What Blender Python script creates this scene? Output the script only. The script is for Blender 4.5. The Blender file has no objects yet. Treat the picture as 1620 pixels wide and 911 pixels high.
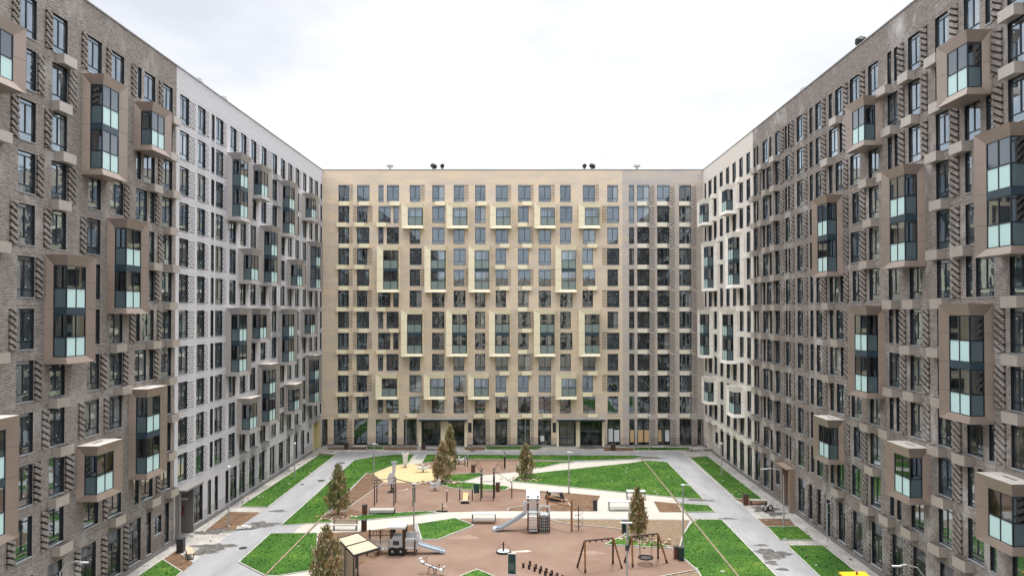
import bpy, math, random
from mathutils import Vector, Matrix
R=math.radians
SC=bpy.context.scene
COL=SC.collection
# ------------------------------------------------------------ camera
F=1230.0; HC=18.8; PITCH=R(0.85)
SX,SY=-18.0,22.25            # lens shift in photo pixels
cd=bpy.data.cameras.new('camera'); cam=bpy.data.objects.new('camera',cd); COL.objects.link(cam)
cam.location=(0,0,HC); cam.rotation_euler=(R(90)+PITCH,0,0)
cd.sensor_width=36; cd.lens=36*F/1620; cd.shift_x=SX/1620; cd.shift_y=SY/1620
cd.clip_start=0.3; cd.clip_end=6000
SC.camera=cam
# ------------------------------------------------------------ world, sun, exposure
W=bpy.data.worlds.new('World'); SC.world=W; W.use_nodes=True
nt=W.node_tree; nt.nodes.clear()
def wn(t,**k):
    n=nt.nodes.new(t)
    for a,b in k.items(): setattr(n,a,b)
    return n
sky=wn('ShaderNodeTexSky',sky_type='NISHITA'); sky.sun_disc=False; sky.sun_elevation=R(76); sky.sun_rotation=R(20)
tc=wn('ShaderNodeTexCoord'); mp=wn('ShaderNodeMapping'); mp.inputs['Scale'].default_value=(1.0,1.0,2.6)
no=wn('ShaderNodeTexNoise'); no.inputs['Scale'].default_value=2.1; no.inputs['Detail'].default_value=7; no.inputs['Roughness'].default_value=.55
cr=wn('ShaderNodeValToRGB'); cr.color_ramp.elements[0].position=.34; cr.color_ramp.elements[0].color=(3.3,3.4,3.66,1)
cr.color_ramp.elements[1].position=.62; cr.color_ramp.elements[1].color=(5.9,5.95,6.05,1)
e_=cr.color_ramp.elements.new(.47); e_.color=(4.15,4.2,4.35,1)
mx=wn('ShaderNodeMix',data_type='RGBA'); mx.inputs[0].default_value=.93
bg=wn('ShaderNodeBackground'); bg.inputs[1].default_value=.1
out=wn('ShaderNodeOutputWorld')
L=nt.links.new
# overcast sky: about three times brighter overhead than near the horizon
sx=wn('ShaderNodeSeparateXYZ'); mr=wn('ShaderNodeMapRange',interpolation_type='SMOOTHSTEP'); mr.inputs['From Min'].default_value=.34; mr.inputs['From Max'].default_value=.85; mr.inputs['To Min'].default_value=1; mr.inputs['To Max'].default_value=3.3
vm=wn('ShaderNodeVectorMath',operation='SCALE')
L(tc.outputs['Generated'],mp.inputs[0]); L(mp.outputs[0],no.inputs[0]); L(no.outputs[0],cr.inputs[0])
L(sky.outputs[0],mx.inputs[6]); L(tc.outputs['Generated'],sx.inputs[0]); L(sx.outputs[2],mr.inputs[0]); L(cr.outputs[0],vm.inputs[0]); L(mr.outputs[0],vm.inputs['Scale']); L(vm.outputs[0],mx.inputs[7]); L(mx.outputs[2],bg.inputs[0]); L(bg.outputs[0],out.inputs[0])
sl=bpy.data.lights.new('sun','SUN'); sl.energy=1.4; sl.angle=R(10); sl.color=(1,.96,.9)
sun=bpy.data.objects.new('sun',sl); COL.objects.link(sun)
sd=Vector((math.sin(R(20))*math.cos(R(76)),math.cos(R(20))*math.cos(R(76)),math.sin(R(76))))
sun.rotation_euler=sd.to_track_quat('Z','Y').to_euler()
SC.view_settings.view_transform='Standard'; SC.view_settings.look='None'; SC.view_settings.gamma=1
SC.view_settings.use_curve_mapping=False; SC.view_settings.exposure=1.28
SC.render.engine='CYCLES'
try:
    SC.cycles.max_bounces=6; SC.cycles.diffuse_bounces=3; SC.cycles.glossy_bounces=3; SC.cycles.transparent_max_bounces=8
    SC.cycles.caustics_reflective=False; SC.cycles.caustics_refractive=False
except Exception: pass
random.seed(7)
# ------------------------------------------------------------ helpers
def px2g(x,y,z=0.0):
    """a photo pixel -> the point of the horizontal plane at height z"""
    dx=(x-(810-SX))/F; dz=-(y-(455.5+SY))/F
    c,s=math.cos(PITCH),math.sin(PITCH)
    Y=c-s*dz; Z=s+c*dz
    t=(z-HC)/Z
    return (dx*t,Y*t)
class MB:
    def __init__(s): s.v=[];s.f=[];s.m=[]
    def face(s,pts,m=0):
        n=len(s.v); s.v+=[tuple(p) for p in pts]; s.f.append(tuple(range(n,n+len(pts)))); s.m.append(m)
    def box(s,x0,x1,y0,y1,z0,z1,m=0,skip=''):
        n=len(s.v)
        s.v+=[(x0,y0,z0),(x1,y0,z0),(x1,y1,z0),(x0,y1,z0),(x0,y0,z1),(x1,y0,z1),(x1,y1,z1),(x0,y1,z1)]
        for k,q in (('b',(3,2,1,0)),('t',(4,5,6,7)),('f',(0,1,5,4)),('r',(1,2,6,5)),('k',(2,3,7,6)),('l',(3,0,4,7))):
            if k in skip: continue
            s.f.append(tuple(n+i for i in q)); s.m.append(m)
    def tube(s,pts,r,m=0,n=8,cap=True):
        pts=[Vector(p) for p in pts]; rs=r if isinstance(r,(list,tuple)) else [r]*len(pts)
        rings=[]; prev=None
        for i,p in enumerate(pts):
            d=(pts[min(i+1,len(pts)-1)]-pts[max(i-1,0)]).normalized()
            up=Vector((0,0,1)) if abs(d.z)<.95 else Vector((1,0,0))
            a=d.cross(up).normalized(); b=d.cross(a).normalized()
            base=len(s.v)
            for k in range(n):
                t=2*math.pi*k/n; s.v.append(tuple(p+(a*math.cos(t)+b*math.sin(t))*rs[i]))
            rings.append(base)
        for i in range(len(rings)-1):
            A,B=rings[i],rings[i+1]
            for k in range(n):
                k2=(k+1)%n; s.f.append((A+k,A+k2,B+k2,B+k)); s.m.append(m)
        if cap:
            s.f.append(tuple(rings[0]+k for k in range(n-1,-1,-1))); s.m.append(m)
            s.f.append(tuple(rings[-1]+k for k in range(n))); s.m.append(m)
    def prism(s,pts,h0,h1,m=0):
        n=len(s.v); k=len(pts)
        s.v+=[(p[0],p[1],h0) for p in pts]+[(p[0],p[1],h1) for p in pts]
        s.f.append(tuple(n+k+i for i in range(k))); s.m.append(m)
        s.f.append(tuple(n+i for i in range(k-1,-1,-1))); s.m.append(m)
        for i in range(k):
            j=(i+1)%k; s.f.append((n+i,n+j,n+k+j,n+k+i)); s.m.append(m)
    def prof(s,pts,y0,y1,m=0):
        """xz outline extruded along y"""
        n=len(s.v); k=len(pts)
        s.v+=[(p[0],y0,p[1]) for p in pts]+[(p[0],y1,p[1]) for p in pts]
        s.f.append(tuple(n+i for i in range(k))); s.m.append(m)
        s.f.append(tuple(n+k+i for i in range(k-1,-1,-1))); s.m.append(m)
        for i in range(k):
            j=(i+1)%k; s.f.append((n+j,n+i,n+k+i,n+k+j)); s.m.append(m)
    def obox(s,c,sz,rz=0,rx=0,ry=0,m=0):
        M=Matrix.Translation(c)@Matrix.Rotation(rz,4,'Z')@Matrix.Rotation(ry,4,'Y')@Matrix.Rotation(rx,4,'X')
        b=MB(); b.box(-sz[0]/2,sz[0]/2,-sz[1]/2,sz[1]/2,-sz[2]/2,sz[2]/2,m); s.add(b,M)
    def add(s,o,M=None,mm=None):
        n=len(s.v)
        s.v+=[tuple(M@Vector(v)) for v in o.v] if M is not None else o.v
        s.f+=[tuple(n+i for i in f) for f in o.f]; s.m+=[mm[i] for i in o.m] if mm else o.m
    def mesh(s,name,mats):
        me=bpy.data.meshes.new(name); me.from_pydata(s.v,[],s.f)
        for m in (mats if isinstance(mats,(list,tuple)) else [mats]): me.materials.append(m)
        me.polygons.foreach_set('material_index',s.m); me.update(); return me
    def build(s,name,mats,parent=None,loc=None,rz=None,smooth=False):
        me=s.mesh(name,mats)
        if smooth: me.polygons.foreach_set('use_smooth',[True]*len(s.f))
        return link(name,me,parent,loc,rz)
def link(name,me,parent=None,loc=None,rz=None):
    o=bpy.data.objects.new(name,me); COL.objects.link(o)
    if parent is not None: o.parent=parent
    if loc is not None: o.location=loc
    if rz is not None: o.rotation_euler=(0,0,rz)
    return o
def tag(o,label=None,cat=None,group=None,kind=None):
    if label: o['label']=label
    if cat: o['category']=cat
    if group: o['group']=group
    if kind: o['kind']=kind
    return o
def empty(name,loc,label,cat,group=None,rz=0):
    o=bpy.data.objects.new(name,None); COL.objects.link(o); o.location=loc; o.rotation_euler=(0,0,rz); o.empty_display_size=.3
    return tag(o,label,cat,group)
def dup(root,loc,rz=0,label=None,scale=None):
    r=root.copy(); COL.objects.link(r); r.location=loc; r.rotation_euler=(0,0,rz)
    if label: r['label']=label
    if scale: r.scale=scale
    for ch in list(root.children):
        c=ch.copy(); COL.objects.link(c); c.parent=r
        for g in ch.children:
            d=g.copy(); COL.objects.link(d); d.parent=c
    return r
# ------------------------------------------------------------ materials
def mat(name,col,rough=.8,metal=0,ior=1.45,nz=0,nscale=3,ncol=None,bump=0,bscale=40,tint=None,spec=None,fine=0):
    m=bpy.data.materials.new(name); m.use_nodes=True; t=m.node_tree; b=t.nodes['Principled BSDF']
    b.inputs['Base Color'].default_value=(*col,1); b.inputs['Roughness'].default_value=rough; b.inputs['Metallic'].default_value=metal
    b.inputs['IOR'].default_value=ior
    if tint: b.inputs['Specular Tint'].default_value=(*tint,1)
    if spec is not None: b.inputs['Specular IOR Level'].default_value=spec
    if nz or bump:
        tcn=t.nodes.new('ShaderNodeTexCoord')
    if nz:
        n=t.nodes.new('ShaderNodeTexNoise'); n.inputs['Scale'].default_value=nscale; n.inputs['Detail'].default_value=6; n.inputs['Roughness'].default_value=.62
        t.links.new(tcn.outputs['Object'],n.inputs['Vector'])
        r=t.nodes.new('ShaderNodeValToRGB'); r.color_ramp.elements[0].position=.35; r.color_ramp.elements[1].position=.65
        c2=ncol or tuple(c*(1-nz) for c in col)
        r.color_ramp.elements[0].color=(*c2,1); r.color_ramp.elements[1].color=(*col,1)
        t.links.new(n.outputs[0],r.inputs[0]); t.links.new(r.outputs[0],b.inputs['Base Color'])
    if bump:
        n=t.nodes.new('ShaderNodeTexNoise'); n.inputs['Scale'].default_value=bscale; n.inputs['Detail'].default_value=4
        t.links.new(tcn.outputs['Object'],n.inputs['Vector'])
        bp=t.nodes.new('ShaderNodeBump'); bp.inputs['Strength'].default_value=bump; bp.inputs['Distance'].default_value=.02
        t.links.new(n.outputs[0],bp.inputs['Height']); t.links.new(bp.outputs[0],b.inputs['Normal'])
    return m
def brick(name,c1,c2,mort_or_shade,stain,stain_amt,patch=None,scale=1.0,stain_scale=.35,patch_stretch=(.10,.10,.35)):
    m=bpy.data.materials.new(name); m.use_nodes=True; t=m.node_tree; N=t.nodes; b=N['Principled BSDF']; lk=t.links.new
    b.inputs['Roughness'].default_value=.9; b.inputs['Specular IOR Level'].default_value=.2
    g=N.new('ShaderNodeTexCoord'); sp=N.new('ShaderNodeSeparateXYZ'); lk(g.outputs['Object'],sp.inputs[0])
    ad=N.new('ShaderNodeMath'); lk(sp.outputs[0],ad.inputs[0]); lk(sp.outputs[1],ad.inputs[1])
    cb=N.new('ShaderNodeCombineXYZ'); lk(ad.outputs[0],cb.inputs[0]); lk(sp.outputs[2],cb.inputs[1])
    bt=N.new('ShaderNodeTexBrick'); lk(cb.outputs[0],bt.inputs[0])
    bt.inputs['Color1'].default_value=(*c1,1); bt.inputs['Color2'].default_value=(*c2,1); bt.inputs['Mortar'].default_value=(*mort_or_shade,1)
    bt.inputs['Scale'].default_value=scale; bt.inputs['Mortar Size'].default_value=.014; bt.inputs['Brick Width'].default_value=.26; bt.inputs['Row Height'].default_value=.082
    bt.inputs['Bias'].default_value=0
    col=bt.outputs[0]
    if patch:
        mp2=N.new('ShaderNodeMapping'); mp2.inputs['Scale'].default_value=patch_stretch; lk(g.outputs['Object'],mp2.inputs[0])
        n=N.new('ShaderNodeTexNoise'); n.inputs['Scale'].default_value=2.4; n.inputs['Detail'].default_value=5; lk(mp2.outputs[0],n.inputs[0])
        r=N.new('ShaderNodeValToRGB'); e=r.color_ramp.elements; e[0].position=.40; e[0].color=(0,0,0,1); e[1].position=.60; e[1].color=(1,1,1,1)
        lk(n.outputs[0],r.inputs[0])
        x=N.new('ShaderNodeMix'); x.data_type='RGBA'; x.blend_type='MULTIPLY'
        lk(r.outputs[0],x.inputs[0]); lk(col,x.inputs[6]); x.inputs[7].default_value=(*patch,1); col=x.outputs[2]
    mp3=N.new('ShaderNodeMapping'); mp3.inputs['Scale'].default_value=(1,1,.8); lk(g.outputs['Object'],mp3.inputs[0])
    n=N.new('ShaderNodeTexNoise'); n.inputs['Scale'].default_value=stain_scale; n.inputs['Detail'].default_value=9; n.inputs['Roughness'].default_value=.72; lk(mp3.outputs[0],n.inputs[0])
    r=N.new('ShaderNodeValToRGB'); e=r.color_ramp.elements; e[0].position=.52; e[0].color=(0,0,0,1); e[1].position=.70; e[1].color=(stain_amt,)*3+(1,)
    lk(n.outputs[0],r.inputs[0])
    x=N.new('ShaderNodeMix'); x.data_type='RGBA'; lk(r.outputs[0],x.inputs[0]); lk(col,x.inputs[6]); x.inputs[7].default_value=(*stain,1); col=x.outputs[2]
    # floor joints: a thin line at every storey
    md=N.new('ShaderNodeMath'); md.operation='MODULO'; sh=N.new('ShaderNodeMath'); sh.operation='ADD'; sh.inputs[1].default_value=-1.24
    lk(sp.outputs[2],sh.inputs[0]); lk(sh.outputs[0],md.inputs[0]); md.inputs[1].default_value=3.0
    lt=N.new('ShaderNodeMath'); lt.operation='LESS_THAN'; lk(md.outputs[0],lt.inputs[0]); lt.inputs[1].default_value=.05
    sc=N.new('ShaderNodeMath'); sc.operation='MULTIPLY'; lk(lt.outputs[0],sc.inputs[0]); sc.inputs[1].default_value=.35
    x=N.new('ShaderNodeMix'); x.data_type='RGBA'; x.blend_type='MULTIPLY'; lk(sc.outputs[0],x.inputs[0]); lk(col,x.inputs[6]); x.inputs[7].default_value=(.35,.35,.35,1)
    lk(x.outputs[2],b.inputs['Base Color'])
    bp=N.new('ShaderNodeBump'); bp.inputs['Strength'].default_value=.25; bp.inputs['Distance'].default_value=.012; bp.invert=True
    lk(bt.outputs['Fac'],bp.inputs['Height']); lk(bp.outputs[0],b.inputs['Normal'])
    return m
M={}
M['brick_brown']=brick('brown brick',(.212,.170,.143),(.050,.039,.034),(.37,.345,.315),(.50,.48,.46),.6)
M['brick_taupe']=brick('taupe brick',(.220,.176,.152),(.056,.043,.038),(.39,.36,.33),(.56,.54,.52),.85,stain_scale=.28)
M['brick_grey']=brick('grey brick',(.54,.53,.545),(.43,.42,.435),(.60,.59,.60),(.6,.6,.6),.3)
M['brick_beige']=brick('beige brick',(.79,.615,.425),(.69,.525,.355),(.72,.63,.51),(.62,.60,.57),.5,patch=(.87,.91,1.0),stain_scale=.5)
M['brick_pink']=brick('pinkish beige brick',(.66,.57,.48),(.56,.475,.40),(.48,.43,.38),(.48,.46,.44),.5,patch=(.86,.9,1.0))
M['brick_white']=brick('pale cream brick',(.72,.655,.585),(.65,.585,.525),(.64,.60,.56),(.7,.68,.66),.3)
M['gap_shade_dark']=mat('dark relief gap shade',(.035,.03,.028),.95)  # near-black relief backing, standing in for shade between the bricks
M['gap_shade_black']=mat('black relief gap shade',(.012,.012,.013),.95)  # same painted gap shade, blacker, behind the staggered courses
M['gap_shade_tan']=mat('tan relief gap shade',(.13,.095,.07),.95)  # gap shade painted in tan behind the far facade's reliefs
M['lining']=mat('anthracite reveal lining',(.022,.024,.027),.5)
M['frame']=mat('anthracite window frame',(.018,.024,.030),.35)
M['sill']=mat('light metal sill',(.42,.44,.45),.35,metal=.3)
M['sticker']=mat('white sticker',(.8,.8,.8),.6)
M['collar_brown']=mat('taupe metal cladding',(.36,.29,.245),.36,metal=.5,nz=.10,nscale=.7)
M['collar_grey']=mat('warm grey metal cladding',(.40,.375,.36),.38,metal=.55,nz=.08,nscale=.7)
M['collar_cream']=mat('cream yellow metal cladding',(.88,.79,.57),.45,nz=.06,nscale=.6)
M['collar_pale']=mat('pale cream metal cladding',(.80,.74,.62),.45)
M['collar_white']=mat('off white metal cladding',(.84,.80,.73),.45)
M['box_cream']=mat('light cream basket metal',(.88,.79,.56),.45); M['box_brown']=mat('grey brown basket metal',(.46,.415,.37),.35,metal=.35,nz=.1,nscale=1)
M['box_grey']=mat('grey basket metal',(.40,.395,.39),.45,metal=.3)
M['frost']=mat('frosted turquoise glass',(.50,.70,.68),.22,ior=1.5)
M['frost_shaded_side']=mat('shaded side frosted glass',(.085,.125,.14),.16,ior=1.7)  # darker copy of the frosted glass: shade painted on camera-facing bay sides
M['frost_shaded_end']=mat('shaded end frosted glass',(.20,.26,.245),.18,ior=1.6)  # frosted glass recoloured darker, with the far facade's shade in its colour
M['seam']=mat('cladding joint',(.10,.085,.075),.7)
M['bay_top']=mat('dusty pale bay top',(.58,.53,.48),.85,nz=.2,nscale=3)
M['band']=mat('navy spandrel',(.03,.055,.075),.3)
M['interior']=mat('loggia plaster',(.78,.76,.73),.9)
M['cap']=mat('parapet metal cap',(.30,.29,.28),.4,metal=.4)
M['roof']=mat('roof felt',(.15,.15,.15),.9)
M['plinth']=mat('dark stone plinth',(.22,.21,.205),.8,nz=.3,nscale=4)
def glass(name,base,ior,bright=.12):
    m=bpy.data.materials.new(name); m.use_nodes=True; t=m.node_tree; N=t.nodes; b=N['Principled BSDF']; lk=t.links.new
    b.inputs['Roughness'].default_value=.015; b.inputs['IOR'].default_value=ior; b.inputs['Specular Tint'].default_value=(.74,.88,1,1)
    oi=N.new('ShaderNodeObjectInfo'); g=N.new('ShaderNodeTexCoord')
    ad=N.new('ShaderNodeVectorMath'); ad.operation='ADD'; lk(g.outputs['Object'],ad.inputs[0])
    mu=N.new('ShaderNodeVectorMath'); mu.operation='SCALE'; mu.inputs['Scale'].default_value=50; lk(oi.outputs['Random'],mu.inputs[0]); lk(mu.outputs[0],ad.inputs[1])
    mp_=N.new('ShaderNodeMapping'); mp_.inputs['Scale'].default_value=(1.3,1,.9); lk(ad.outputs[0],mp_.inputs[0])
    n=N.new('ShaderNodeTexNoise'); n.inputs['Scale'].default_value=.9; n.inputs['Detail'].default_value=1.5; lk(mp_.outputs[0],n.inputs[0])
    r=N.new('ShaderNodeValToRGB'); e=r.color_ramp.elements; e[0].position=.42; e[0].color=(*base,1); e[1].position=.75; e[1].color=(bright,bright*.98,bright*.93,1)
    lk(n.outputs[0],r.inputs[0]); lk(r.outputs[0],b.inputs['Base Color'])
    gt=N.new('ShaderNodeMath'); gt.operation='GREATER_THAN'; gt.inputs[1].default_value=.80; lk(oi.outputs['Random'],gt.inputs[0])
    g2=N.new('ShaderNodeMath'); g2.operation='GREATER_THAN'; g2.inputs[1].default_value=.12; s2=N.new('ShaderNodeSeparateXYZ'); lk(g.outputs['Object'],s2.inputs[0]); lk(s2.outputs[0],g2.inputs[0])
    m2=N.new('ShaderNodeMath'); m2.operation='MULTIPLY'; lk(gt.outputs[0],m2.inputs[0]); lk(g2.outputs[0],m2.inputs[1])
    m3=N.new('ShaderNodeMath'); m3.operation='MULTIPLY'; lk(m2.outputs[0],m3.inputs[0]); m3.inputs[1].default_value=.4
    cx=N.new('ShaderNodeMix'); cx.data_type='RGBA'; lk(m3.outputs[0],cx.inputs[0]); lk(r.outputs[0],cx.inputs[6]); cx.inputs[7].default_value=(.55,.54,.50,1); lk(cx.outputs[2],b.inputs['Base Color'])
    n2=N.new('ShaderNodeTexNoise'); n2.inputs['Scale'].default_value=.9; lk(ad.outputs[0],n2.inputs[0])
    bp=N.new('ShaderNodeBump'); bp.inputs['Strength'].default_value=.10; bp.inputs['Distance'].default_value=.05; lk(n2.outputs[0],bp.inputs['Height']); lk(bp.outputs[0],b.inputs['Normal'])
    return m
M['glass']=glass('window glass',(.013,.018,.020),3.1,.07)
M['glass_side']=glass('side window glass',(.03,.037,.038),4.6,.16)
M['glass_shop']=glass('shop window glass',(.015,.017,.016),1.55,.16)
def clearglass():
    m=bpy.data.materials.new('clear loggia glass'); m.use_nodes=True; t=m.node_tree; N=t.nodes; N.remove(N['Principled BSDF'])
    a=N.new('ShaderNodeBsdfTransparent'); a.inputs[0].default_value=(.88,.95,.96,1); g=N.new('ShaderNodeBsdfGlossy'); g.inputs[0].default_value=(.85,.93,1,1); g.inputs['Roughness'].default_value=.02
    f=N.new('ShaderNodeFresnel'); f.inputs[0].default_value=2.9; x=N.new('ShaderNodeMixShader'); lk=t.links.new
    lk(f.outputs[0],x.inputs[0]); lk(a.outputs[0],x.inputs[1]); lk(g.outputs[0],x.inputs[2]); lk(x.outputs[0],N['Material Output'].inputs[0]); return m
M['clear']=clearglass()
# ------------------------------------------------------------ building components (local frame: x along facade, -y outward, z up)
WH=2.36; DEPTH=.16
def win_mesh(w,h,kind):
    kind=kind.replace('s_','')
    a=w/2; f=MB(); g=MB(); y0,y1,yg=DEPTH-.06,DEPTH+.02,DEPTH-.02
    def fr(x0,x1,z0,z1,m=0): f.box(x0,x1,y0,y1,z0,z1,m)
    t=.055
    if kind=='shop':
        hd=.85; tr=.35
    elif kind=='square': hd=.0; tr=0
    else: hd=.26; tr=.46
    fr(-a,-a+t,0,h); fr(a-t,a,0,h); fr(-a+t,a-t,0,t)
    fr(-a+t,a-t,h-max(hd,t),h-max(hd,t)+t); fr(-a+t,a-t,h-t*.6,h)
    if hd: g.face([(-a+t,yg,h-hd+t),(a-t,yg,h-hd+t),(a-t,yg,h-t*.6),(-a+t,yg,h-t*.6)])
    xs=[-a+t,a-t]
    if w>1.1: 
        c=0 if kind!='odd' else -.05
        xs=[-a+t,c-t*.7,c+t*.7,a-t]
    zt=h-max(hd,t)
    if tr:
        fr(-a+t,a-t,tr-t/2,tr+t/2)
        if w>1.1: fr(-t*.7,t*.7,tr+t/2,zt)
        for k in range(0,len(xs),2): g.face([(xs[k],yg,tr+t/2),(xs[k+1],yg,tr+t/2),(xs[k+1],yg,zt),(xs[k],yg,zt)])
        g.face([(-a+t,yg,t),(a-t,yg,t),(a-t,yg,tr-t/2),(-a+t,yg,tr-t/2)])
    else:
        fr(-t*.7,t*.7,t,zt)
        for k in range(0,len(xs),2): g.face([(xs[k],yg,t),(xs[k+1],yg,t),(xs[k+1],yg,zt),(xs[k],yg,zt)])
    if kind=='shop':
        fr(-a+t,a-t,1.9,1.95) if w>1.1 and int(w*100)%2 else None
    f.box(-a,a,-.05,y0,-.035,.012,1)
    # installers' stickers in the pane corners
    rs=random.Random(int(w*1000)+len(kind))
    for sx in (-1,1):
        if w>1.1 or sx<0:
            f.box(sx*a*.62-.03,sx*a*.62+.03,yg-.012,yg-.004,h-max(hd,.1)-.32,h-max(hd,.1)-.25,2)
    if w>1.1: f.box(a*.2,a*.2+.06,yg-.012,yg-.004,tr+.1,tr+.17,2)
    return f,g
WM={}
def win(w,h,kind):
    k=(round(w,2),round(h,2),kind)
    if k not in WM:
        f,g=win_mesh(w,h,kind)
        WM[k]=(f,g,f.mesh('window',[M['frame'],M['sill'],M['sticker']]),g.mesh('pane',[M['glass_shop' if 'shop' in kind else 'glass_side' if kind[:2]=='s_' else 'glass']]))
    return WM[k]
P_=1.4; LB=3.05
def bay_meshes(n,corner,Lb=LB):
    """corner = +1: the corner glazing is at x=L, -1: at x=0 (mirrored)"""
    H=3.55 if n==1 else 6.55
    Ll=Lb; ml=.85; ins=.15; zt=H-.64; zb=.40; sw=.45
    c=MB()
    o=lambda x,y,z:(x,-y,z)
    # outer shell
    c.face([o(0,0,0),o(0,P_,0),o(0,P_,H),o(0,0,H)])                      # blind side
    c.face([o(0,0,H),o(0,P_,H),o(Ll,P_,H),o(Ll,0,H)],3)                    # top
    c.box(Ll*.35,Ll*.7,-.62,-.52,H+.002,H+.02,2)
    c.face([o(0,0,0),o(Ll,0,0),o(Ll,P_,0),o(0,P_,0)])                    # bottom
    yf=P_-ins; xc=Ll-ins
    c.face([o(0,P_,0),o(ml,yf,zb),o(ml,yf,zt),o(0,P_,H)])                # front wide margin
    c.face([o(0,P_,H),o(ml,yf,zt),o(xc,yf,zt),o(Ll,P_,H)])               # front top
    c.face([o(0,P_,0),o(Ll,P_,0),o(xc,yf,zb),o(ml,yf,zb)])               # front bottom
    c.face([o(Ll,P_,H),o(xc,yf,zt),o(xc,sw,zt),o(Ll,0,H)])               # side top
    c.face([o(Ll,P_,0),o(Ll,0,0),o(xc,sw,zb),o(xc,yf,zb)])               # side bottom
    c.face([o(Ll,0,0),o(Ll,0,H),o(xc,sw,zt),o(xc,sw,zb)])                # side wall strip
    # cladding seams: thin raised joints
    nz_=4 if n==2 else 2
    for k in range(1,nz_):
        z=H*k/nz_
        c.face([o(-.002,0,z),o(-.002,P_,z),o(-.002,P_,z+.02),o(-.002,0,z+.02)],2)
        q=(z-0)/H
        c.face([o(0,P_+.003,z),o(ml,yf+.004,z),o(ml,yf+.004,z+.018),o(0,P_+.003,z+.018)],2)
        c.face([o(Ll+.003,0,z),o(Ll+.003,0,z+.018),o(xc+.004,sw,z+.018),o(xc+.004,sw,z)],2)
    # inner lining
    c.face([o(ml,0,zb),o(ml,yf,zb),o(ml,yf,zt),o(ml,0,zt)],1)
    c.face([o(ml,0,zb),o(xc,0,zb),o(xc,yf,zb),o(ml,yf,zb)],1)
    c.face([o(ml,0,zt),o(ml,yf,zt),o(xc,yf,zt),o(xc,0,zt)],1)
    c.face([o(xc,0,zb),o(xc,0,zt),o(xc,sw,zt),o(xc,sw,zb)],1)
    fr=MB(); gl=[]
    t=.07; e=.03
    st=[(zb,zt)] if n==1 else [(zb,zb+2.55),(zb+2.55+.38,zt)]
    if n==2:   # spandrel band between the two storeys
        fr.box(ml,xc,-yf-.005,-yf+.05,st[0][1],st[1][0],1); fr.box(xc-.05,xc+.005,-yf+.05,-sw,st[0][1],st[1][0],1)
        c.box(ml,xc-.05,-yf+.05,-.01,st[0][1]+.05,st[1][0]-.05,1)
    xm=(ml+xc)/2
    for (a,b) in st:
        mid=a+(b-a)*.47
        for x in (ml,xm-t/2,xc-t): fr.box(x,x+t,-yf,-yf+t,a,b,0)
        for (z0,z1) in ((a,a+t*.7),(mid-t/2,mid+t/2),(b-t*.7,b)):
            fr.box(ml+t,xm-t/2,-yf+.01,-yf+t-.01,z0,z1,0); fr.box(xm+t/2,xc-t,-yf+.01,-yf+t-.01,z0,z1,0)
            fr.box(xc-t+.01,xc-.01,-yf+t,-sw-.01,z0,z1,0)
        fr.box(xc-t,xc,-sw-t,-sw,a,b,0)
        yy=-yf+.035; xx=xc-.035
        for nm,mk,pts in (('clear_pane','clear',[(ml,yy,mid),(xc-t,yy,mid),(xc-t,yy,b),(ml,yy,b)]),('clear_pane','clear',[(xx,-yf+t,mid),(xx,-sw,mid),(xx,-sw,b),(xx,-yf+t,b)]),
                ('frosted_panel',None,[(ml,yy,a),(xc-t,yy,a),(xc-t,yy,mid),(ml,yy,mid)]),('shaded_panel','frost_shaded_side',[(xx,-yf+t,a),(xx,-sw,a),(xx,-sw,mid),(xx,-yf+t,mid)])):
            q=MB(); q.face(pts); gl.append((nm,mk,q))
    res=[c,fr]+[q for _,_,q in gl]
    if corner<0:
        for q in res:
            q.v=[(Ll-x,y,z) for x,y,z in q.v]; q.f=[tuple(reversed(f)) for f in q.f]
    return c,fr,gl
BMc={}
def bay(parent,x0,ztop,n,corner,collar,frontmat,Lb=LB,mirror_label=None):
    k=(n,corner,collar,frontmat,round(Lb,2))
    if k not in BMc:
        c,fr,gl=bay_meshes(n,corner,Lb)
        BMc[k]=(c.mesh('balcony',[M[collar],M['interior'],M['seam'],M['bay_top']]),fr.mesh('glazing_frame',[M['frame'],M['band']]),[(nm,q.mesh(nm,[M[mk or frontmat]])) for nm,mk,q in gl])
    a=BMc[k]; z=ztop+.25-(3.55 if n==1 else 6.55)
    b=link('balcony',a[0],parent,(x0,0,z))
    link('glazing_frame',a[1],b)
    for nm,me in a[2]: link(nm,me,b)
    return b
BX={}
def acbox(parent,x0,zt,matn):
    if matn not in BX:
        b=MB(); w,d,h,t=1.36,.52,.6,.03
        b.box(0,w,-d,-d+t,0,h); b.box(0,t,-d+t,0,0,h); b.box(w-t,w,-d+t,0,0,h); b.box(t,w-t,-d+t,-.005,0,t)
        b.box(t,w-t,-d+t,-.005,.06,.24,1)
        BX[matn]=b.mesh('air_conditioner_basket',[M[matn],M['lining']])
    link('air_conditioner_basket',BX[matn],parent,(x0,0,zt-.6))
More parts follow.
